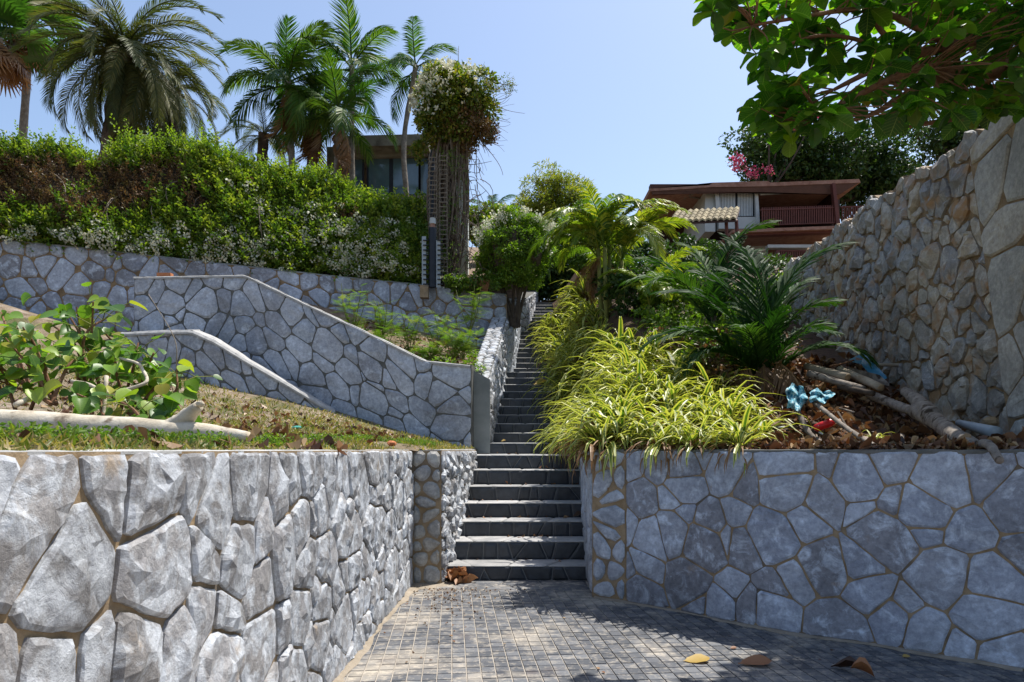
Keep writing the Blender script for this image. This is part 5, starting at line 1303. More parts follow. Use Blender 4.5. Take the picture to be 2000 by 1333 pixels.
# ================================================================ leaf litter
M['leaf_yellow'] = leaf_mat('yellowing_leaf', [(0,(.36,.24,.05)),(.5,(.46,.32,.10)),(1,(.40,.20,.06))], .15, tcol=(1.2,1,.6))
M['leaf_brown'] = leaf_mat('dry_brown_leaf', [(0,(.28,.12,.05)),(.5,(.34,.17,.08)),(1,(.22,.10,.05))], .15, tcol=(1.2,1,.6))
CURL = outline_leaf([(0,.01),(.12,.10),(.35,.25),(.6,.30),(.82,.22),(1,.02)], cup=.5, droop=-.25, wav=.07, seed=4)
CURL2 = outline_leaf([(0,.01),(.15,.14),(.4,.28),(.65,.30),(.85,.20),(1,.03)], cup=.9, droop=.35, wav=.09, seed=7)
def litter(name, label, xyz, size, mat='leaf_litter', seed=1, flat=.5):
    r = rs(seed); n = len(xyz); A = Acc(); h = n//2
    for q, T in ((xyz[:h], CURL), (xyz[h:], CURL2)):
        m = len(q); d = norm(np.stack([r.normal(size=m), r.normal(size=m), r.normal(0, .25, m)], 1)); up = norm(np.stack([r.normal(0, flat, m), r.normal(0, flat, m), np.ones(m)*np.where(r.uniform(0,1,m)<.5,1,-1)], 1))
        scatter(A, T[0], T[1], q, bases(d, up), size*r.uniform(.5, 1.25, m), r.uniform(0, 1, m))
    V, F, R = A.get(); o = link(name, mk_mesh(name, V, F, M[mat], False, R)); o['kind'] = 'stuff'; tag(o, label, 'leaf litter'); return o
r = rs(201); n = 4200
x = r.uniform(1.9, 4.9, n); y = 4.2+(r.uniform(0, 1, n)**1.3)*5.5; wy = np.interp(x, [a for a, b in RW], [b for a, b in RW])
ok = (y > wy+.12) & (x < np.interp(y, [a[1] for a in RB], [a[0] for a in RB])-.05) & (x > 1.3+.3*(y-6)); x, y = x[ok], y[ok]
litter('leaf_litter', 'thick litter of curled brown leaves around the debris by the rubble wall', np.stack([x, y, z_right(x, y)+r.uniform(0, .05, len(x))], 1), .115, seed=2)
n = 900; x = r.uniform(1.0, 3.4, n); y = np.interp(x, [a for a, b in RW], [b for a, b in RW])+r.uniform(.08, .45, n)
litter('leaf_litter', 'small dead leaf scraps along the right wall head', np.stack([x, y, z_right(x, y)+.01+r.uniform(0, .02, n)], 1), .055, seed=3)
n = 900; x = -1.25-r.uniform(0, 1, n)**1.2*4.5; y = r.uniform(1.8, 9.5, n)
litter('leaf_litter', 'scattered brown leaves lying in the dry grass of the left slope', np.stack([x, y, z_left(x, y)+.02], 1), .085, seed=4)
n = 150; q = np.array([P(px, 0, D)[:2] for px, D in zip(np.concatenate([r.normal(40, 50, 60), r.normal(330, 60, 50), r.normal(560,60,40)]), np.concatenate([r.uniform(3.2, 4.6, 60), r.uniform(3.7, 6, 50), r.uniform(3.9,6.0,40)]))]); 
litter('leaf_litter', 'rusty leaves gathered around the driftwood log', np.stack([q[:, 0], q[:, 1], z_left(q[:, 0], q[:, 1])+.02], 1), .10, seed=5)
# pile by the first step
n = 26; q = P(897,1136,6.85); pts = q+np.stack([r.normal(0, .055, n), r.normal(0, .05, n), r.uniform(.0, .10, n)], 1); pts[:, 2] = np.maximum(pts[:, 2]-q[2], .0)*(1-.5*abs(pts[:, 0]-q[0])/.12)+.02
lp = thing('leaf_pile', 'little heap of crumpled orange-brown leaves in the corner by the bottom step', 'leaf pile', (q[0], q[1], 0))
for i in range(n):
    T = (CURL, CURL2)[i % 2]; d = r.normal(size=3); d[2] *= .4; B = bases(norm(d)[None], norm(np.array([r.normal(0,.6), r.normal(0,.6), 1]))[None])[0]
    part(lp, 'leaf', pts[i]+(T[0]-[.5,0,0])@B.T*r.uniform(.10, .16), T[1], M['leaf_brown'])
# single leaves on the paving
def bigleaf(px, py, size, az, mat, label, T=None, tilt=.0):
    D = FOC*EYE/(py-HZ); q = P(px, py, D); q[2] = .02
    Tm = outline_leaf([(0,.012),(.08,.05),(.2,.17),(.4,.27),(.6,.33),(.78,.30),(.92,.17),(1,.03)], cup=.10, droop=-.08, wav=.022, seed=int(px)) if T is None else T
    d = np.array([math.cos(az), math.sin(az), tilt]); B = bases(norm(d)[None], np.array([[.1, -.15, 1.0]]))[0]
    V = (Tm[0]-[.5,0,0])@B.T*size; o = link('fallen_leaf', mk_mesh('fallen_leaf', V-[0,0,V[:,2].min()-.004+0], Tm[1], mat, True), None, (q[0], q[1], .006)); tag(o, label, 'fallen leaf'); return o
bigleaf(1360, 1294, .17, .1, M['leaf_yellow'], 'large yellow leaf lying on the paving, leftmost of the big fallen leaves')
bigleaf(1474, 1300, .21, .05, M['leaf_brown'], 'large flat tan-brown leaf lying on the paving right of the yellow one')
bigleaf(1650, 1312, .16, -.7, M['leaf_litter'], 'dark curled leaf lying in the shade on the paving', CURL)
bigleaf(1685, 1326, .13, -.3, M['leaf_brown'], 'reddish leaf at the bottom edge beside the dark curled one', CURL2)
bigleaf(1432, 1269, .05, .4, M['leaf_brown'], 'tiny brown leaf fragment on the paving above the two big leaves')
bigleaf(1769, 1286, .06, .4, M['leaf_yellow'], 'small yellow leaf on the shaded paving near the right wall foot')
r2 = rs(77)
for i in range(16):
    px, py = r2.uniform(760, 1700), r2.uniform(1190, 1320); D = FOC*EYE/(py-HZ)
    if not in_pave(X_(px, D), D): continue
    o = bigleaf(px, py, r2.uniform(.02, .035), r2.uniform(0, 6), M['leaf_litter'], 'tiny dry leaf scrap lying on the paving'); o['group'] = 'leaf scraps on the paving'
# leaves on the steps
for (px, py, y, z, s, lab, mt) in ((1128,1008,8.0,.54,.13,'dark red curled leaf on a lower step near the right wall','leaf_litter'),(1055,743,14.3,2.68,.30,'pale dry leaf hanging over a step near the upper landing','leaf_yellow'),(983,862,11.3,1.46,.08,'pale leaf on the first step above the lower landing','leaf_yellow')):
    q = np.array([X_(px, y), y, z]); B = bases(norm(np.array([1, .3, 0]))[None], np.array([[.2, -.4, 1.0]]))[0]; V = (CURL[0]-[.5,0,0])@B.T*s
    o = link('fallen_leaf', mk_mesh('fallen_leaf', V, CURL[1], M[mt], True), None, (q[0], q[1], z+.02)); tag(o, lab, 'fallen leaf')

r3 = rs(91); pts = []
for k in range(70):
    j = r3.randint(0, 7); y = 6.95+.4*j+r3.uniform(.2, .38); x = r3.uniform(float(xl(y))+.02, float(xr(y))-.05); pts.append((x, y, [.156,.348,.522,.70,.878,1.068,1.262][j]+.022))
litter('leaf_litter', 'small dry leaf scraps lodged at the back of the lower steps', np.array(pts), .045, seed=21)
n = 240; x = r3.uniform(-.95, -.55, n)+np.abs(r3.normal(0, .25, n)); y = 6.6-np.abs(r3.normal(0, .6, n)); litter('leaf_litter', 'fine crumbs of dead leaf in the sand by the left wall foot', np.stack([x, y, np.full(n, .012)], 1), .022, seed=22)
# ================================================================ debris by the rubble wall
def pole(name, label, cat, a, b, r0, r1, mat, n=10, wob=0.0, seed=1, group=None, mids=(), node=0, end=None):
    rg_ = random.Random(seed); pts = smooth_path([a, *mids, b], 6); m = len(pts)
    t = thing(name, label, cat, np.array(a), 0, group); rad = np.linspace(r0, r1, m)
    if node: rad = rad*(1+.10*(np.arange(m) % node == 0))
    V, F = tube(pts, rad, n, wob=wob, rng=rg_); part(t, 'shaft' if node else 'wood', V, F, mat, True)
    if end is not None:
        for p_, d_, rr in ((pts[-1], pts[-1]-pts[-2], rad[-1]),):
            d_ = norm(d_); V, F = tube([p_+d_*.001, p_+d_*.012], rr*.82, n); part(t, 'cut_end', V, F, end)
    return t
def G(px, py, D): return P(px, py, D)
pole('bamboo_pole', 'thick bamboo pole with open node end, topmost left of the stacked poles', 'bamboo pole', G(1575,716,8.3), G(1655,737,7.6), .042, .045, M['bamboo'], node=4, end=M['mortar_tan'])
pole('bamboo_pole', 'long pale bamboo pole lying across the others beside the blue plank', 'bamboo pole', G(1640,722,8.0), G(1720,757,7.3), .040, .043, M['bamboo'], node=4, end=M['mortar_tan'], seed=2)
pole('bamboo_pole', 'knotted brown pole lowest of the stacked poles', 'bamboo pole', G(1580,730,8.0), G(1686,761,7.3), .043, .035, M['greywood'], wob=.15, seed=3)
pole('bamboo_pole', 'dark pole stub peeping out under the stacked poles', 'bamboo pole', G(1640,756,7.6), G(1706,769,7.1), .036, .030, M['bark_dark'], wob=.1, seed=4)
t = thing('plank', 'grey broken plank lying between the stacked poles and the blue plank', 'plank', G(1690,735,7.9)); a = G(1655,722,8.2); b = G(1718,738,7.7); w = np.array([.02,-.16,-.11]); h = np.array([0,0,.03])
part(t, 'board', np.array([a, b, b+w, a+w, a+h, b+h, b+w+h, a+w+h]), [BOXF], M['greywood'])
t = thing('plank', 'bright blue painted bent sheet leaning on the debris', 'plank', G(1700,730,7.9)); a = G(1660,706,8.2); b = G(1690,692,8.3); c = G(1733,739,7.8); d = G(1712,748,7.7); a2 = G(1666,712,8.1)
M['blue_paint'] = rough_mat('chipped_blue_paint', [(.3,(.02,.14,.26)),(.7,(.04,.25,.42))], 7, rough=.45, bs=.2, tint=((.18,.10,.06), 5, .58, .64))
e = G(1682,712,8.15); hh = np.array([.005,.03,.025])
P_ = [a, b, c, d, e]; part(t, 'sheet', np.array([p for p in P_]+[p+hh for p in P_]), [np.array([[0,4,1],[1,4,2],[4,3,2],[5,6,9],[6,7,9],[9,7,8]]), np.array([[0,1,6,5],[1,2,7,6],[2,3,8,7],[3,4,9,8],[4,0,5,9]])], M['blue_paint'])
pole('stick', 'thin straight pale pole lying level against the rubble wall foot', 'pole', G(1705,713,8.5), G(1823,714,8.0), .022, .020, M['bamboo'], seed=5)
pole('stick', 'reddish crooked stick behind the blue plank', 'stick', G(1620,716,8.2), G(1668,704,8.1), .012, .010, M['bark_red'], seed=6, mids=(G(1640,712,8.1),))
t = pole('driftwood_log', 'large grey forked weathered log sloping down onto the wall head at the right', 'log', G(1700,772,7.4), G(1952,900,4.03), .050, .024, M['greywood'], n=12, wob=.07, seed=7, mids=(G(1765,797,6.7), G(1815,815,6.0), G(1862,846,5.2), G(1902,868,4.6), G(1930,868,4.27)))
V, F = tube(smooth_path([G(1768,765,7.0), G(1790,782,6.6), G(1822,815,5.95)], 5), [.05,.05,.055,.055,.06,.06,.07,.07,.08,.08,.085][:11], 10, wob=.08, rng=random.Random(3)); part(t, 'branch', V, F, M['greywood'], True)
V, F = tube(smooth_path([G(1790,803,6.4), G(1830,824,5.8), G(1872,856,5.0), G(1910,877,4.45)], 5), np.linspace(.078,.052,16), 12, wob=.08, rng=random.Random(4)); part(t, 'heartwood', V, F, M['greywood'], True)
pole('stick', 'split grey branch standing out of the left blue rag', 'stick', G(1556,800,6.9), G(1612,872,6.3), .030, .022, M['greywood'], wob=.15, seed=8, mids=(G(1580,845,6.6),))
pole('stick', 'long grey stick running from the right rag down to the wall head', 'stick', G(1582,780,7.0), G(1722,881,4.75), .022, .020, M['greywood'], wob=.1, seed=9, mids=(G(1650,834,5.9),), end=M['bark_red'])
pole('stick', 'thin dark branch leaning beside the long grey stick', 'stick', G(1636,805,6.8), G(1668,858,6.2), .012, .007, M['bark_dark'], seed=10)
pole('stick', 'short pale split stick below the forked log', 'stick', G(1822,855,5.7), G(1843,876,5.5), .011, .010, M['bamboo'], seed=12)
pole('stick', 'small white stick left of the red can', 'stick', G(1600,845,6.4), G(1632,860,6.2), .009, .008, M['pale_wall'], seed=13)
pole('stick', 'short grey twig above the lone spider plant', 'stick', G(1640,798,7.0), G(1668,806,6.8), .012, .010, M['greywood'], seed=14)
pole('log', 'sawn round log end poking out at the wall head', 'log', G(1756,858,6.4), G(1747,864,5.7), .058, .062, M['greywood'], n=14, wob=.03, seed=11, end=M['driftwood'])
pole('pipe', 'dented pale pipe half buried in leaves right of the forked log', 'pipe', G(1872,826,6.2), G(1945,846,5.6), .030, .055, M['galv'], n=12, seed=15)
V = None
t = thing('block', 'tan stone block lying near the rubble wall foot at right', 'stone', G(1935,830,5.9)); V, F = blob(G(1935,824,5.9), .062, random.Random(5), 8, 5, .15, .75); part(t, 'stone', V, F, M['mortar_tan'])
can = thing('bottle', 'crushed bright red can lying under the grey sticks', 'can', G(1612,830,6.4)); M['red_paint'] = rough_mat('red_plastic', [(.3,(.45,.008,.01)),(.7,(.60,.02,.02))], 20, rough=.3, bs=.3, bd=.01, tint=((.5,.3,.3), 30, .62, .66))
V, F = tube([G(1590,838,6.45), G(1594,836,6.44), G(1622,826,6.4), G(1629,823,6.4)], [.024,.038,.038,.026], 12, wob=.1, rng=random.Random(2)); part(can, 'body', V, F, M['red_paint'], True)
M['rag'] = rough_mat('blue_printed_rag', [(.42,(.03,.16,.24)),(.5,(.10,.36,.46)),(.58,(.40,.52,.55))], 22, detail=2, rough=.8, bs=.3)
def rag(label, c, w, h, seed, D):
    r = rs(seed); n = 14; t = thing('rag', label, 'rag', G(c[0], c[1], D)); us = np.linspace(-1, 1, n); U, V_ = np.meshgrid(us, us)
    fold = .035*np.sin(U*7+V_*2+seed)+.03*np.sin(V_*6-U*3)+.02*r.normal(size=U.shape)*.5; ed = snoise(np.stack([U, V_], -1), 2.2, seed)+.5*snoise(np.stack([U, V_], -1), 5, seed+3); mask = .86+.13*ed*np.maximum(abs(U), abs(V_))
    ru = np.sqrt(1-.45*V_**2); rv = np.sqrt(1-.45*U**2); px = c[0]+w*U*ru*mask*1.15+3*np.sin(V_*3+seed); py = c[1]+h*V_*rv*mask*1.15+3*np.sin(U*4)
    Vv = np.array([G(a, b, D+f*1.5-.15*v) for a, b, f, v in zip(px.ravel(), py.ravel(), fold.ravel(), V_.ravel())])
    F = np.array([[j*n+i, j*n+i+1, (j+1)*n+i+1, (j+1)*n+i] for j in range(n-1) for i in range(n-1)]); part(t, 'cloth', Vv, [F], M['rag'], True)
rag('crumpled pale and dark blue rag hanging on the split branch, left of two', (1555,776), 20, 26, 1, 6.9)
rag('crumpled blue and white striped rag, right of two', (1604,774), 24, 13, 2, 6.85)
t = thing('plastic_scrap', 'small pale green plastic scrap near the wall head among spider plant leaves', 'plastic scrap', G(1524,835,6.6)); V, F = blob(G(1524,835,6.5), .05, random.Random(7), 7, 4, .3, .25); part(t, 'scrap', V, F, M['pale_wall'])

# ================================================================ left slope: log, shrubs, grass
dl = thing('driftwood_log', 'bleached smooth driftwood trunk with a raised stub lying along the left wall head', 'log', (-2.2, 3.5, 1.38))
pts = smooth_path([G(-160,820,3.9), G(0,830,3.6), G(90,832,3.55), G(180,838,3.5), G(270,840,3.45), G(360,848,3.4), G(430,851,3.36), G(486,854,3.33)], 5); m = len(pts)
rad = np.interp(np.linspace(0, 1, m), [0,.25,.45,.62,.72,.8,.9,1], [.085,.075,.068,.060,.066,.055,.040,.026])
V, F = tube(pts, rad, 20, wob=.035, rng=random.Random(5)); part(dl, 'trunk', V, F, M['driftwood'], True)
pts = smooth_path([G(330,844,3.43), G(352,828,3.42), G(374,806,3.40), G(388,793,3.38)], 5)
V, F = tube(pts, np.interp(np.linspace(0, 1, len(pts)), [0,.35,.7,1], [.060,.050,.034,.026]), 14, wob=.05, rng=random.Random(6)); part(dl, 'stub', V, F, M['driftwood'], True)
V, F = blob(G(391,789,3.36), .021, random.Random(8), 10, 6, .15, .8); part(dl, 'broken_tip', V, F, M['driftwood'])

ROUND = outline_leaf([(0,.02),(.04,.30),(.18,.46),(.4,.52),(.62,.47),(.82,.32),(.95,.12),(1,.01)], cup=.10, droop=.15, wav=.012, seed=3)
rl_me = [mk_mesh('leaf', ROUND[0], ROUND[1], M['leaf_round'], True), mk_mesh('leaf', outline_leaf([(0,.02),(.05,.26),(.2,.42),(.42,.47),(.65,.42),(.85,.25),(1,.01)], cup=.35, droop=.3, wav=.02, seed=5)[0], ROUND[1] if False else outline_leaf([(0,.02),(.05,.26),(.2,.42),(.42,.47),(.65,.42),(.85,.25),(1,.01)])[1], M['leaf_round'], True)]
from mathutils import Matrix
def place_leaf(me, th, pos, d, up, s, name='leaf'):
    B = bases(norm(np.asarray(d, float))[None], norm(np.asarray(up, float))[None])[0]
    o = bpy.data.objects.new(name, me); COL.objects.link(o); o.parent = th
    w = wloc(th); mt = Matrix([[*(B[i]*s), float(pos[i]-w[i])] for i in range(3)]+[[0,0,0,1]]); o.matrix_local = mt; return o
def round_shrub(label, stems, D, seed, nleaf, ls=(.055, .12), cat='shrub'):
    rg_ = random.Random(seed); base = G(stems[0][0][0], stems[0][0][1], D); t = thing('leafy_shrub', label, cat, base)
    cand = []
    for st in stems:
        p = smooth_path([G(x, y, D+(st[-1][0]-x)*0+rg_.uniform(-.12, .12)) for x, y in st], 5)
        V, F = tube(p, np.linspace(.013, .005, len(p)), 6); part(t, 'stem', V, F, M['bark_red'])
        cand.append(p)
    for i in range(nleaf):
        p = cand[i % len(cand)]; u = 1-rg_.random()**1.6*.75; q = p[int(u*(len(p)-1))]
        off = np.array([rg_.gauss(0, .09), rg_.gauss(0, .10), rg_.gauss(.02, .06)])*(1.1-.2*u); pos = q+off
        d = np.array([off[0]*6+rg_.gauss(0, .5), off[1]*5-.25+rg_.gauss(0, .5), rg_.gauss(-.25, .3)])
        up = np.array([rg_.gauss(0, .35), -.45+rg_.gauss(0, .35), .8]); place_leaf(rl_me[i % 2], t, pos, d, up, rg_.uniform(*ls))
        if i % 2 == 0:
            V, F = tube([q, (q+pos)/2+[0,0,.02], pos], .0028, 4); part(t, 'petiole', V, F, M['stem_green'])
    return t
round_shrub('tallest round-leaved shrub with upright red stems behind the driftwood', [[(200,800),(165,700),(150,600)],[(205,800),(175,690),(125,600)],[(180,810),(178,700),(182,590)],[(185,800),(225,690),(205,650)],[(150,790),(165,660),(210,620)],[(175,800),(150,680),(95,630)]], 4.5, 1, 92)
round_shrub('dense low round-leaved shrub reaching right over the slope', [[(260,820),(280,740),(300,690)],[(250,820),(300,760),(330,720)],[(230,820),(260,720),(270,670)],[(260,820),(230,740),(225,690)],[(270,820),(340,770),(345,720)],[(250,810),(270,760),(245,740)]], 4.35, 2, 104)
round_shrub('spreading round-leaved shrub cut by the left edge of the picture', [[(110,790),(60,720),(10,660)],[(110,790),(70,680),(45,640)],[(100,790),(30,740),(-20,700)],[(110,790),(40,760),(0,745)],[(60,800),(90,720),(60,700)],[(100,790),(130,720),(150,700)],[(30,800),(10,740),(-30,650)]], 4.1, 3, 104)
round_shrub('few young yellow-green round leaves on thin stems at the far left', [[(60,760),(20,660),(2,610)],[(80,760),(60,680),(62,660)],[(50,760),(30,690),(35,640)]], 4.9, 4, 26, (.05,.09))
round_shrub('group of big glossy round leaves just behind the log middle', [[(300,840),(290,810),(285,800)],[(300,840),(320,820),(325,810)],[(290,840),(260,800),(225,780)],[(210,830),(190,790),(150,770)]], 3.85, 5, 46, (.07,.12))
# dry crooked sticks in the shrub
pole('stick', 'crooked bare tan branch bent into a loop inside the round-leaved shrub', 'stick', G(140,745,4.0), G(235,700,4.2), .011, .009, M['driftwood'], mids=(G(175,752,3.95), G(212,772,3.9), G(245,762,3.95), G(286,746,4.0), G(278,722,4.1), G(268,710,4.1)), seed=21)
pole('stick', 'pale dry stick lying from the log towards the shrub', 'stick', G(30,792,3.8), G(110,752,4.1), .016, .010, M['driftwood'], seed=22)
pole('stick', 'thin upright forked dry twig in front of the shrub', 'stick', G(200,845,3.9), G(208,735,4.0), .008, .012, M['driftwood'], seed=23)
pole('stick', 'long thin dead stalk arching before the grey walls', 'stick', G(345,720,4.8), G(290,575,4.9), .004, .002, M['twig'], mids=(G(340,660,4.8),), seed=24)
t = thing('plastic_scrap', 'small turquoise plastic scrap lying on the left slope', 'plastic scrap', G(580,793,8.0)); M['turq'] = rough_mat('turquoise_plastic', [(.3,(.05,.28,.22)),(.7,(.12,.42,.34))], 12, rough=.4, bs=.1)
z_ = float(z_left(np.array(X_(580,7.0)), np.array(7.0))); V, F = blob(np.array([X_(580,7.0), 7.0, z_+.03]), .06, random.Random(7), 7, 4, .3, .35); part(t, 'scrap', V, F, M['turq'])
t = thing('brick', 'single orange brick lying on the head of the tall grey wall', 'brick', P(320,537,11.6)); V, F = pbox(306, 333, 533, 540, 11.55, .10); part(t, 'block', V, F, rough_mat('orange_brick', [(.3,(.40,.13,.05)),(.7,(.52,.22,.10))], 12, bs=.3))
t = thing('clay_lump', 'orange-brown clay fragment lying in the dry grass near the wall end', 'clay fragment', P(763,858,6.3)); z_ = 1.37; V, F = blob(np.array([X_(765,6.4), 6.4, 1.40]), .045, random.Random(9), 9, 5, .18, .6); part(t, 'fragment', V, F, bpy.data.materials['orange_brick'])

# grass on the slope
def grass():
    r = rs(301); A = Acc(); n = 52000
    y = 1.2+r.uniform(0, 1, n)**1.25*9.6; x = -1.12-r.uniform(0, 1, n)**1.3*(.9*y+.5)
    lim = np.interp(y, [6.6, 6.8, 9.4, 11], [-1.12, -.78, -.62, -.6]); x = np.where(y > 6.7, x+1.12+lim, x)
    p2 = np.stack([x, y], 1); d = snoise(p2, 1.6, 31)*.7+snoise(p2, 5.5, 32)*.4; k = d > r.uniform(-.6, .3, n)
    x, y = x[k], y[k]; n = len(x); z = z_left(x, y)
    T = np.array([[0,-.10,0],[0,.10,0],[.55,.08,.10],[.55,-.08,.10],[1,0,.05]]); TF = [np.array([[0,1,2,3]]), np.array([[3,2,4]])]
    dd = norm(np.stack([r.normal(0, .6, n), r.normal(0, .6, n), r.uniform(.25, .9, n)], 1)); s = r.uniform(.016, .045, n)*(1+.10*y)
    scatter(A, T, TF, np.stack([x, y, z+.003], 1), bases(dd, r.normal(size=(n, 3))), s, r.uniform(0, 1, n))
    V, F, R = A.get(); o = link('grass', mk_mesh('grass', V, F, M['grass'], False, R)); o['kind'] = 'stuff'; tag(o, 'short patchy green and straw-coloured grass on the left slope', 'grass')
    # tiny ground plants along the wall head
    A = Acc(); n = 2600; y = r.uniform(1.3, 8.5, n); x = np.interp(y, [1.3, 6.6, 6.9, 8.5], [-1.30, -1.30, -.95, -.85])-np.abs(r.normal(0, .16, n)); k = snoise(np.stack([x, y], 1), 4, 41) > -.25; x, y = x[k], y[k]; n = len(x)
    SPR = sprig(8, .5, 99, 1.2, .3); dd = norm(np.stack([r.normal(0, .5, n), r.normal(0, .5, n), np.full(n, .8)], 1)); scatter(A, SPR[0], SPR[1], np.stack([x, y, z_left(x, y)+.0], 1), bases(dd, r.normal(size=(n, 3))), r.uniform(.03, .065, n), r.uniform(0, 1, n))
    V, F, R = A.get(); o = link('ground_cover', mk_mesh('ground_cover', V, F, M['leaf_feather'], False, R)); o['kind'] = 'stuff'; tag(o, 'tiny green weeds growing along the left wall head under the log', 'ground cover')
grass()
# feathery seedlings between the walls
def feather(px, py, D, h, seed, label):
    r = rs(seed); b = P(px, py, D); b[2] = min(b[2], 4.4); t = thing('feathery_shrub', label, 'shrub', b); rg_ = random.Random(seed); A = Acc(); L = Acc()
    PIN = Acc(); nn = 12; tt = np.linspace(.1, 1, nn)
    pos = np.stack([tt, 0*tt, -.1*tt**2], 1)
    for s in (-1, 1): scatter(PIN, NEEDLE[0]*[1,2.6,1], NEEDLE[1], pos, bases(np.stack([np.full(nn, .4), np.full(nn, s*1.0), np.full(nn, .05)], 1), np.tile([0,0,1.0], (nn, 1))), .19*np.sin(math.pi*(.15+.8*tt)), 0)
    PV, PF, _ = PIN.get()
    for i in range(6):
        top = b+np.array([rg_.uniform(-.35, .35), rg_.uniform(-.2, .2), h*rg_.uniform(.6, 1.05)]); pts = limb_acc(A, b, top, .010, .004, rg_, .1, 8, 4)
        n = 26; u = r.uniform(.25, 1, n); q = np.array([pts[int(a*(len(pts)-1))] for a in u])+r.normal(0, .02, (n, 3)); a = r.uniform(0, 6.28, n)
        d = np.stack([np.cos(a), np.sin(a), r.uniform(-.1, .5, n)], 1); scatter(L, PV, PF, q, bases(d, np.tile([0, -.2, 1.0], (n, 1))+r.normal(0, .25, (n, 3))), r.uniform(.16, .34, n), r.uniform(0, 1, n))
    A.part(t, 'stems', M['stem_green'], stuff=True); L.part(t, 'leaves', M['leaf_feather'], stuff=True)
for a in ((690,650,12.6,1.0,1,'tallest feathery seedling left of the group before the back wall'),(745,668,12.4,.9,2,'feathery seedling with rusty pods second from the left'),(800,690,12.3,.8,3,'feathery green seedling in the middle behind the sloping wall'),
          (850,690,12.6,.8,4,'feathery seedling right of the middle behind the sloping wall'),(885,700,12.0,.7,5,'bright feathery seedling nearest the stair wall'),(918,650,13.4,.9,6,'feathery seedling in front of the right end of the back wall'),(760,690,12.0,.45,7,'low bushy feathery seedling on the wall side of the bed'),(845,705,11.7,.4,8,'low bright seedling by the end of the sloping wall'),(905,700,11.8,.5,9,'low seedling squeezed beside the cobbled stair wall')):
    feather(*a)
n = 500; x = r.uniform(-3.2, -.75, n); y = r.uniform(11.4, 14.5, n); litter('leaf_litter', 'dry leaves in the planting bed behind the sloping wall', np.stack([x, y, np.minimum(2.45+.30*(-x-.8)+.30*(y-11.2), 9)+.02], 1), .09, seed=15)
cover('ground_plants', 'green weeds filling the bed behind the sloping wall', 'plants', [(-1.0,11.7,2.55),(-1.6,11.8,2.7),(-2.2,12.2,2.95),(-1.4,12.6,2.95),(-2.9,12.6,3.3),(-1.1,13.2,3.0)], 3200, .07, 'leaf_feather', 111, .15)
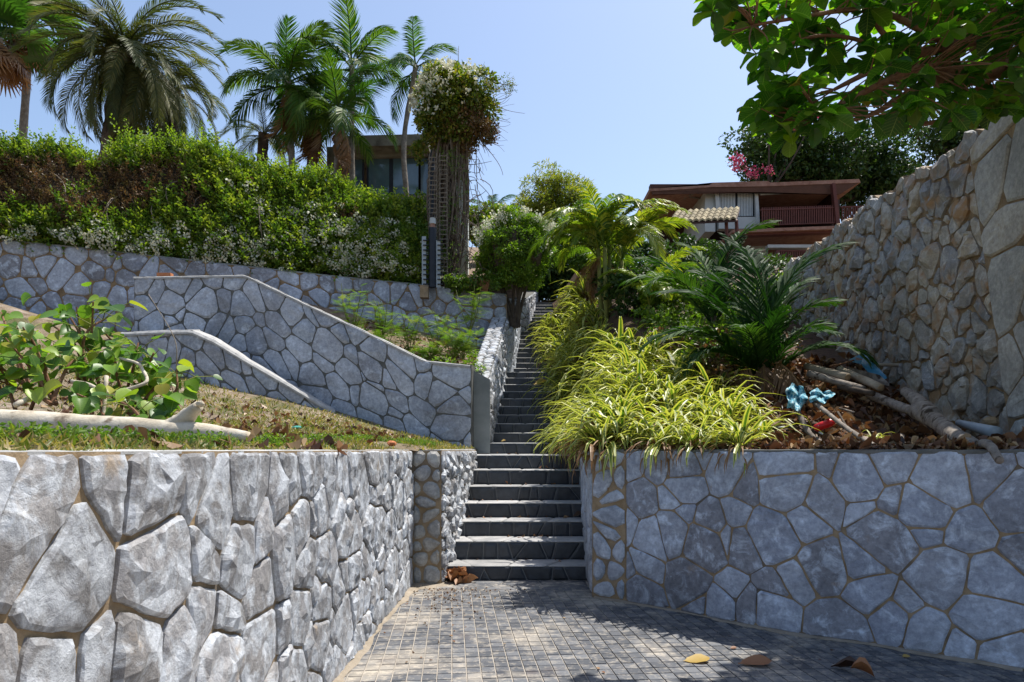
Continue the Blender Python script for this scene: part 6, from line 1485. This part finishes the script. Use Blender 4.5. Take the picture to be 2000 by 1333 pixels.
# ================================================================ overhanging broad-leaved tree, top right
def almond():
    ov = outline_leaf([(0,.012),(.06,.03),(.2,.12),(.42,.24),(.62,.33),(.78,.34),(.9,.26),(.97,.12),(1,.02)], cup=.16, droop=.18, wav=.02, seed=8)
    ov2 = outline_leaf([(0,.012),(.06,.04),(.2,.15),(.42,.27),(.62,.34),(.78,.33),(.9,.23),(.97,.10),(1,.02)], cup=.30, droop=.35, wav=.03, seed=9)
    mes = [mk_mesh('leaf', ov[0], ov[1], M['leaf_almond_v'], True), mk_mesh('leaf', ov2[0], ov2[1], M['leaf_almond_v'], True)]
    t = thing('broad_leaved_tree', 'large-leaved tree whose reddish boughs hang into the picture from the upper right', 'tree', (7.6, 6.4, 3.0))
    rg_ = random.Random(12); A = Acc(); r = rs(13)
    V, F = tube(smooth_path([(7.6,6.4,2.2),(7.3,6.2,3.8),(6.6,5.9,4.6),(5.6,5.4,4.5)], 5), [.24,.23,.22,.21,.20,.19,.18,.17,.16,.15,.14,.13,.12,.11,.10,.10], 12, wob=.05, rng=rg_); part(t, 'trunk', V, F, M['bark_red'], True)
    B = []
    def bough(pts, r0, r1, name='bough'):
        p = smooth_path(pts, 6); V, F = tube(p, np.linspace(r0, r1, len(p)), 9, wob=.06, rng=rg_); part(t, name, V, F, M['bark_red'], True); B.append(p); return p
    def q(px, py, D): return P(px, py, D)
    main = bough([(5.6,5.4,4.5), q(2080,128,5.0), q(2000,134,4.8), q(1920,136,4.7), q(1850,148,4.6), q(1800,158,4.55)], .085, .035)
    bough([q(1860,146,4.6), q(1790,135,4.4), q(1720,165,4.3), q(1660,195,4.3), q(1600,225,4.2)], .032, .012)
    bough([q(1820,153,4.6), q(1760,190,4.6), q(1700,225,4.6), q(1640,240,4.6)], .03, .010)
    bough([(5.6,5.4,4.5), q(2050,60,5.0), q(1960,72,4.8), q(1860,88,4.6), q(1780,110,4.5), q(1700,140,4.4), q(1630,175,4.35)], .055, .012)
    bough([q(1860,88,4.6), q(1800,60,4.5), q(1740,30,4.4), q(1660,20,4.3), q(1560,35,4.2), q(1470,50,4.2)], .026, .008)
    bough([q(1740,120,4.45), q(1680,80,4.4), q(1600,70,4.3), q(1530,90,4.25)], .016, .007)
    bough([q(1780,110,4.5), q(1720,60,4.4), q(1700,10,4.3), q(1690,-60,4.2)], .02, .01)
    bough([(5.6,5.4,4.5), q(2000,200,5.2), q(1900,225,5.2), q(1820,240,5.1), q(1760,250,5.0)], .04, .010)
    bough([q(1960,72,4.8), q(1930,0,4.7), q(1850,-60,4.6), q(1700,-90,4.5)], .03, .01)
    bough([q(1960,136,4.7), q(1900,180,4.9), q(1840,200,4.9), q(1780,215,4.8)], .026, .010)
    # picture region holding whorls of leaves: polygon in picture, spread over depth
    poly = [(1388,-60),(1390,18),(1398,60),(1440,92),(1478,110),(1490,165),(1470,215),(1500,262),(1570,272),(1600,246),(1640,255),(1690,230),(1730,232),(1800,238),(1870,232),(1940,238),(2010,205),(2150,180),(2150,-140),(1388,-140)]
    def inside(x, y):
        c = False; n = len(poly)
        for i in range(n):
            x1, y1 = poly[i]; x2, y2 = poly[(i+1) % n]
            if (y1 > y) != (y2 > y) and x < (x2-x1)*(y-y1)/(y2-y1)+x1: c = not c
        return c
    wh = []
    while len(wh) < 420:
        px, py = rg_.uniform(1388, 2140), rg_.uniform(-130, 270)
        if not inside(px, py): continue
        dens = .98 if px > 1760 else .62
        g = snoise(np.array([[px/60., py/60.]]), 1.2, 5)[0]
        if g < (-.25 if px < 1780 else -.6) or rg_.random() > dens: continue
        wh.append(P(px, py, rg_.uniform(3.9, 5.0) if px < 1750 else rg_.uniform(3.8, 5.8)))
    for (px, py) in ((1400,10),(1412,40),(1440,20),(1430,75),(1470,60),(1500,30),(1500,100),(1520,10),(1560,60),(1490,240),(1520,250),(1560,240),(1590,252),(1545,225),(1500,205),(1480,225),(1740,235),(1700,240),(1880,240),(1620,232),(1660,215),(1530,200),(1580,205)):
        wh.append(P(px, py-8, rg_.uniform(4.0, 4.5)))
    allB = np.concatenate(B); cnt = 0; TW = Acc(); vis = []
    for w in wh:
        b = allB[np.argmin(((allB-w)**2).sum(1))]
        if np.linalg.norm(b-w) > .03: limb_acc(TW, b, w, .0055, .003, rg_, .12, 6, 5)
        k = rg_.randint(4, 6); a0 = rg_.uniform(0, 6.28); ax = norm(w-b+np.array([0, 0, .05]))
        for i in range(k):
            a = a0+i*6.283/k+rg_.uniform(-.3, .3); d = np.array([math.cos(a), math.sin(a), rg_.uniform(-.45, .25)])+ax*.5
            up = np.array([rg_.gauss(0, .3), rg_.gauss(0, .3), 1.0]); vis.append((w, d, up, rg_.uniform(.095, .165)))
    rg_.shuffle(vis); rest = Acc()
    def prox(v):
        p = v[0]; px = 1000+FOC*p[0]/p[1]; py = HZ-FOC*(p[2]-EYE)/p[1]; return (0 if (1360 < px < 2010 and -20 < py < 300) else 10)+p[1]/v[3]*.03
    vis.sort(key=prox)
    for i, (w, d, up, s) in enumerate(vis):
        if i < 298: place_leaf(mes[i % 2], t, w, d, up, s)
        else:
            Bm = bases(norm(d)[None], norm(up)[None]); T = (ov, ov2)[i % 2]; scatter(rest, T[0], T[1], w[None], Bm, s, rg_.random())
    # crown beyond the frame, which throws the shade on the wall and paving
    n = 5200; cl = [(np.array([r.uniform(3.0, 7.6), r.uniform(2.4, 7.2), r.uniform(4.9, 6.6)]), r.uniform(.35, .7)) for _ in range(60)]
    cl = [c for c in cl if c[0][0]-c[1]*.7-.465*c[0][2] > .85 and c[0][1]-.21*c[0][2] < 5.6]
    cl = [c for c in cl if (HZ-FOC*(c[0][2]-c[1]-EYE)/c[0][1] < -30 or 1000+FOC*(c[0][0]-c[1])/c[0][1] > 2040)]
    T = (np.array([[0,0,0],[.35,-.2,.05],[.75,-.3,.08],[1,0,-.05],[.75,.3,.08],[.35,.2,.05]]), [np.array([[0,1,4,5],[1,2,3,4]])])
    idx = r.randint(0, len(cl), n); C = np.array([c for c, q_ in cl]); R_ = np.array([q_ for c, q_ in cl]); dv = rand_dirs(r, n); pos = C[idx]+dv*R_[idx][:, None]*r.uniform(.4, 1, n)[:, None]*[1,1,.6]
    scatter(rest, T[0], T[1], pos, bases(dv*[1,1,.3]+r.normal(0,.3,(n,3)), np.array([0,0,1.0])+r.normal(0,.35,(n,3))), r.uniform(.14, .24, n), r.uniform(0, 1, n))
    rest.part(t, 'leaf', M['leaf_almond'], stuff=True)
    for c, q_ in cl: limb_acc(TW, (6.6,5.9,4.6) if c[0] > 5 else (5.6,5.4,4.5), c, .012, .006, rg_, .1, 6, 5)
    TW.part(t, 'twigs', M['bark_red'], stuff=True)
almond()
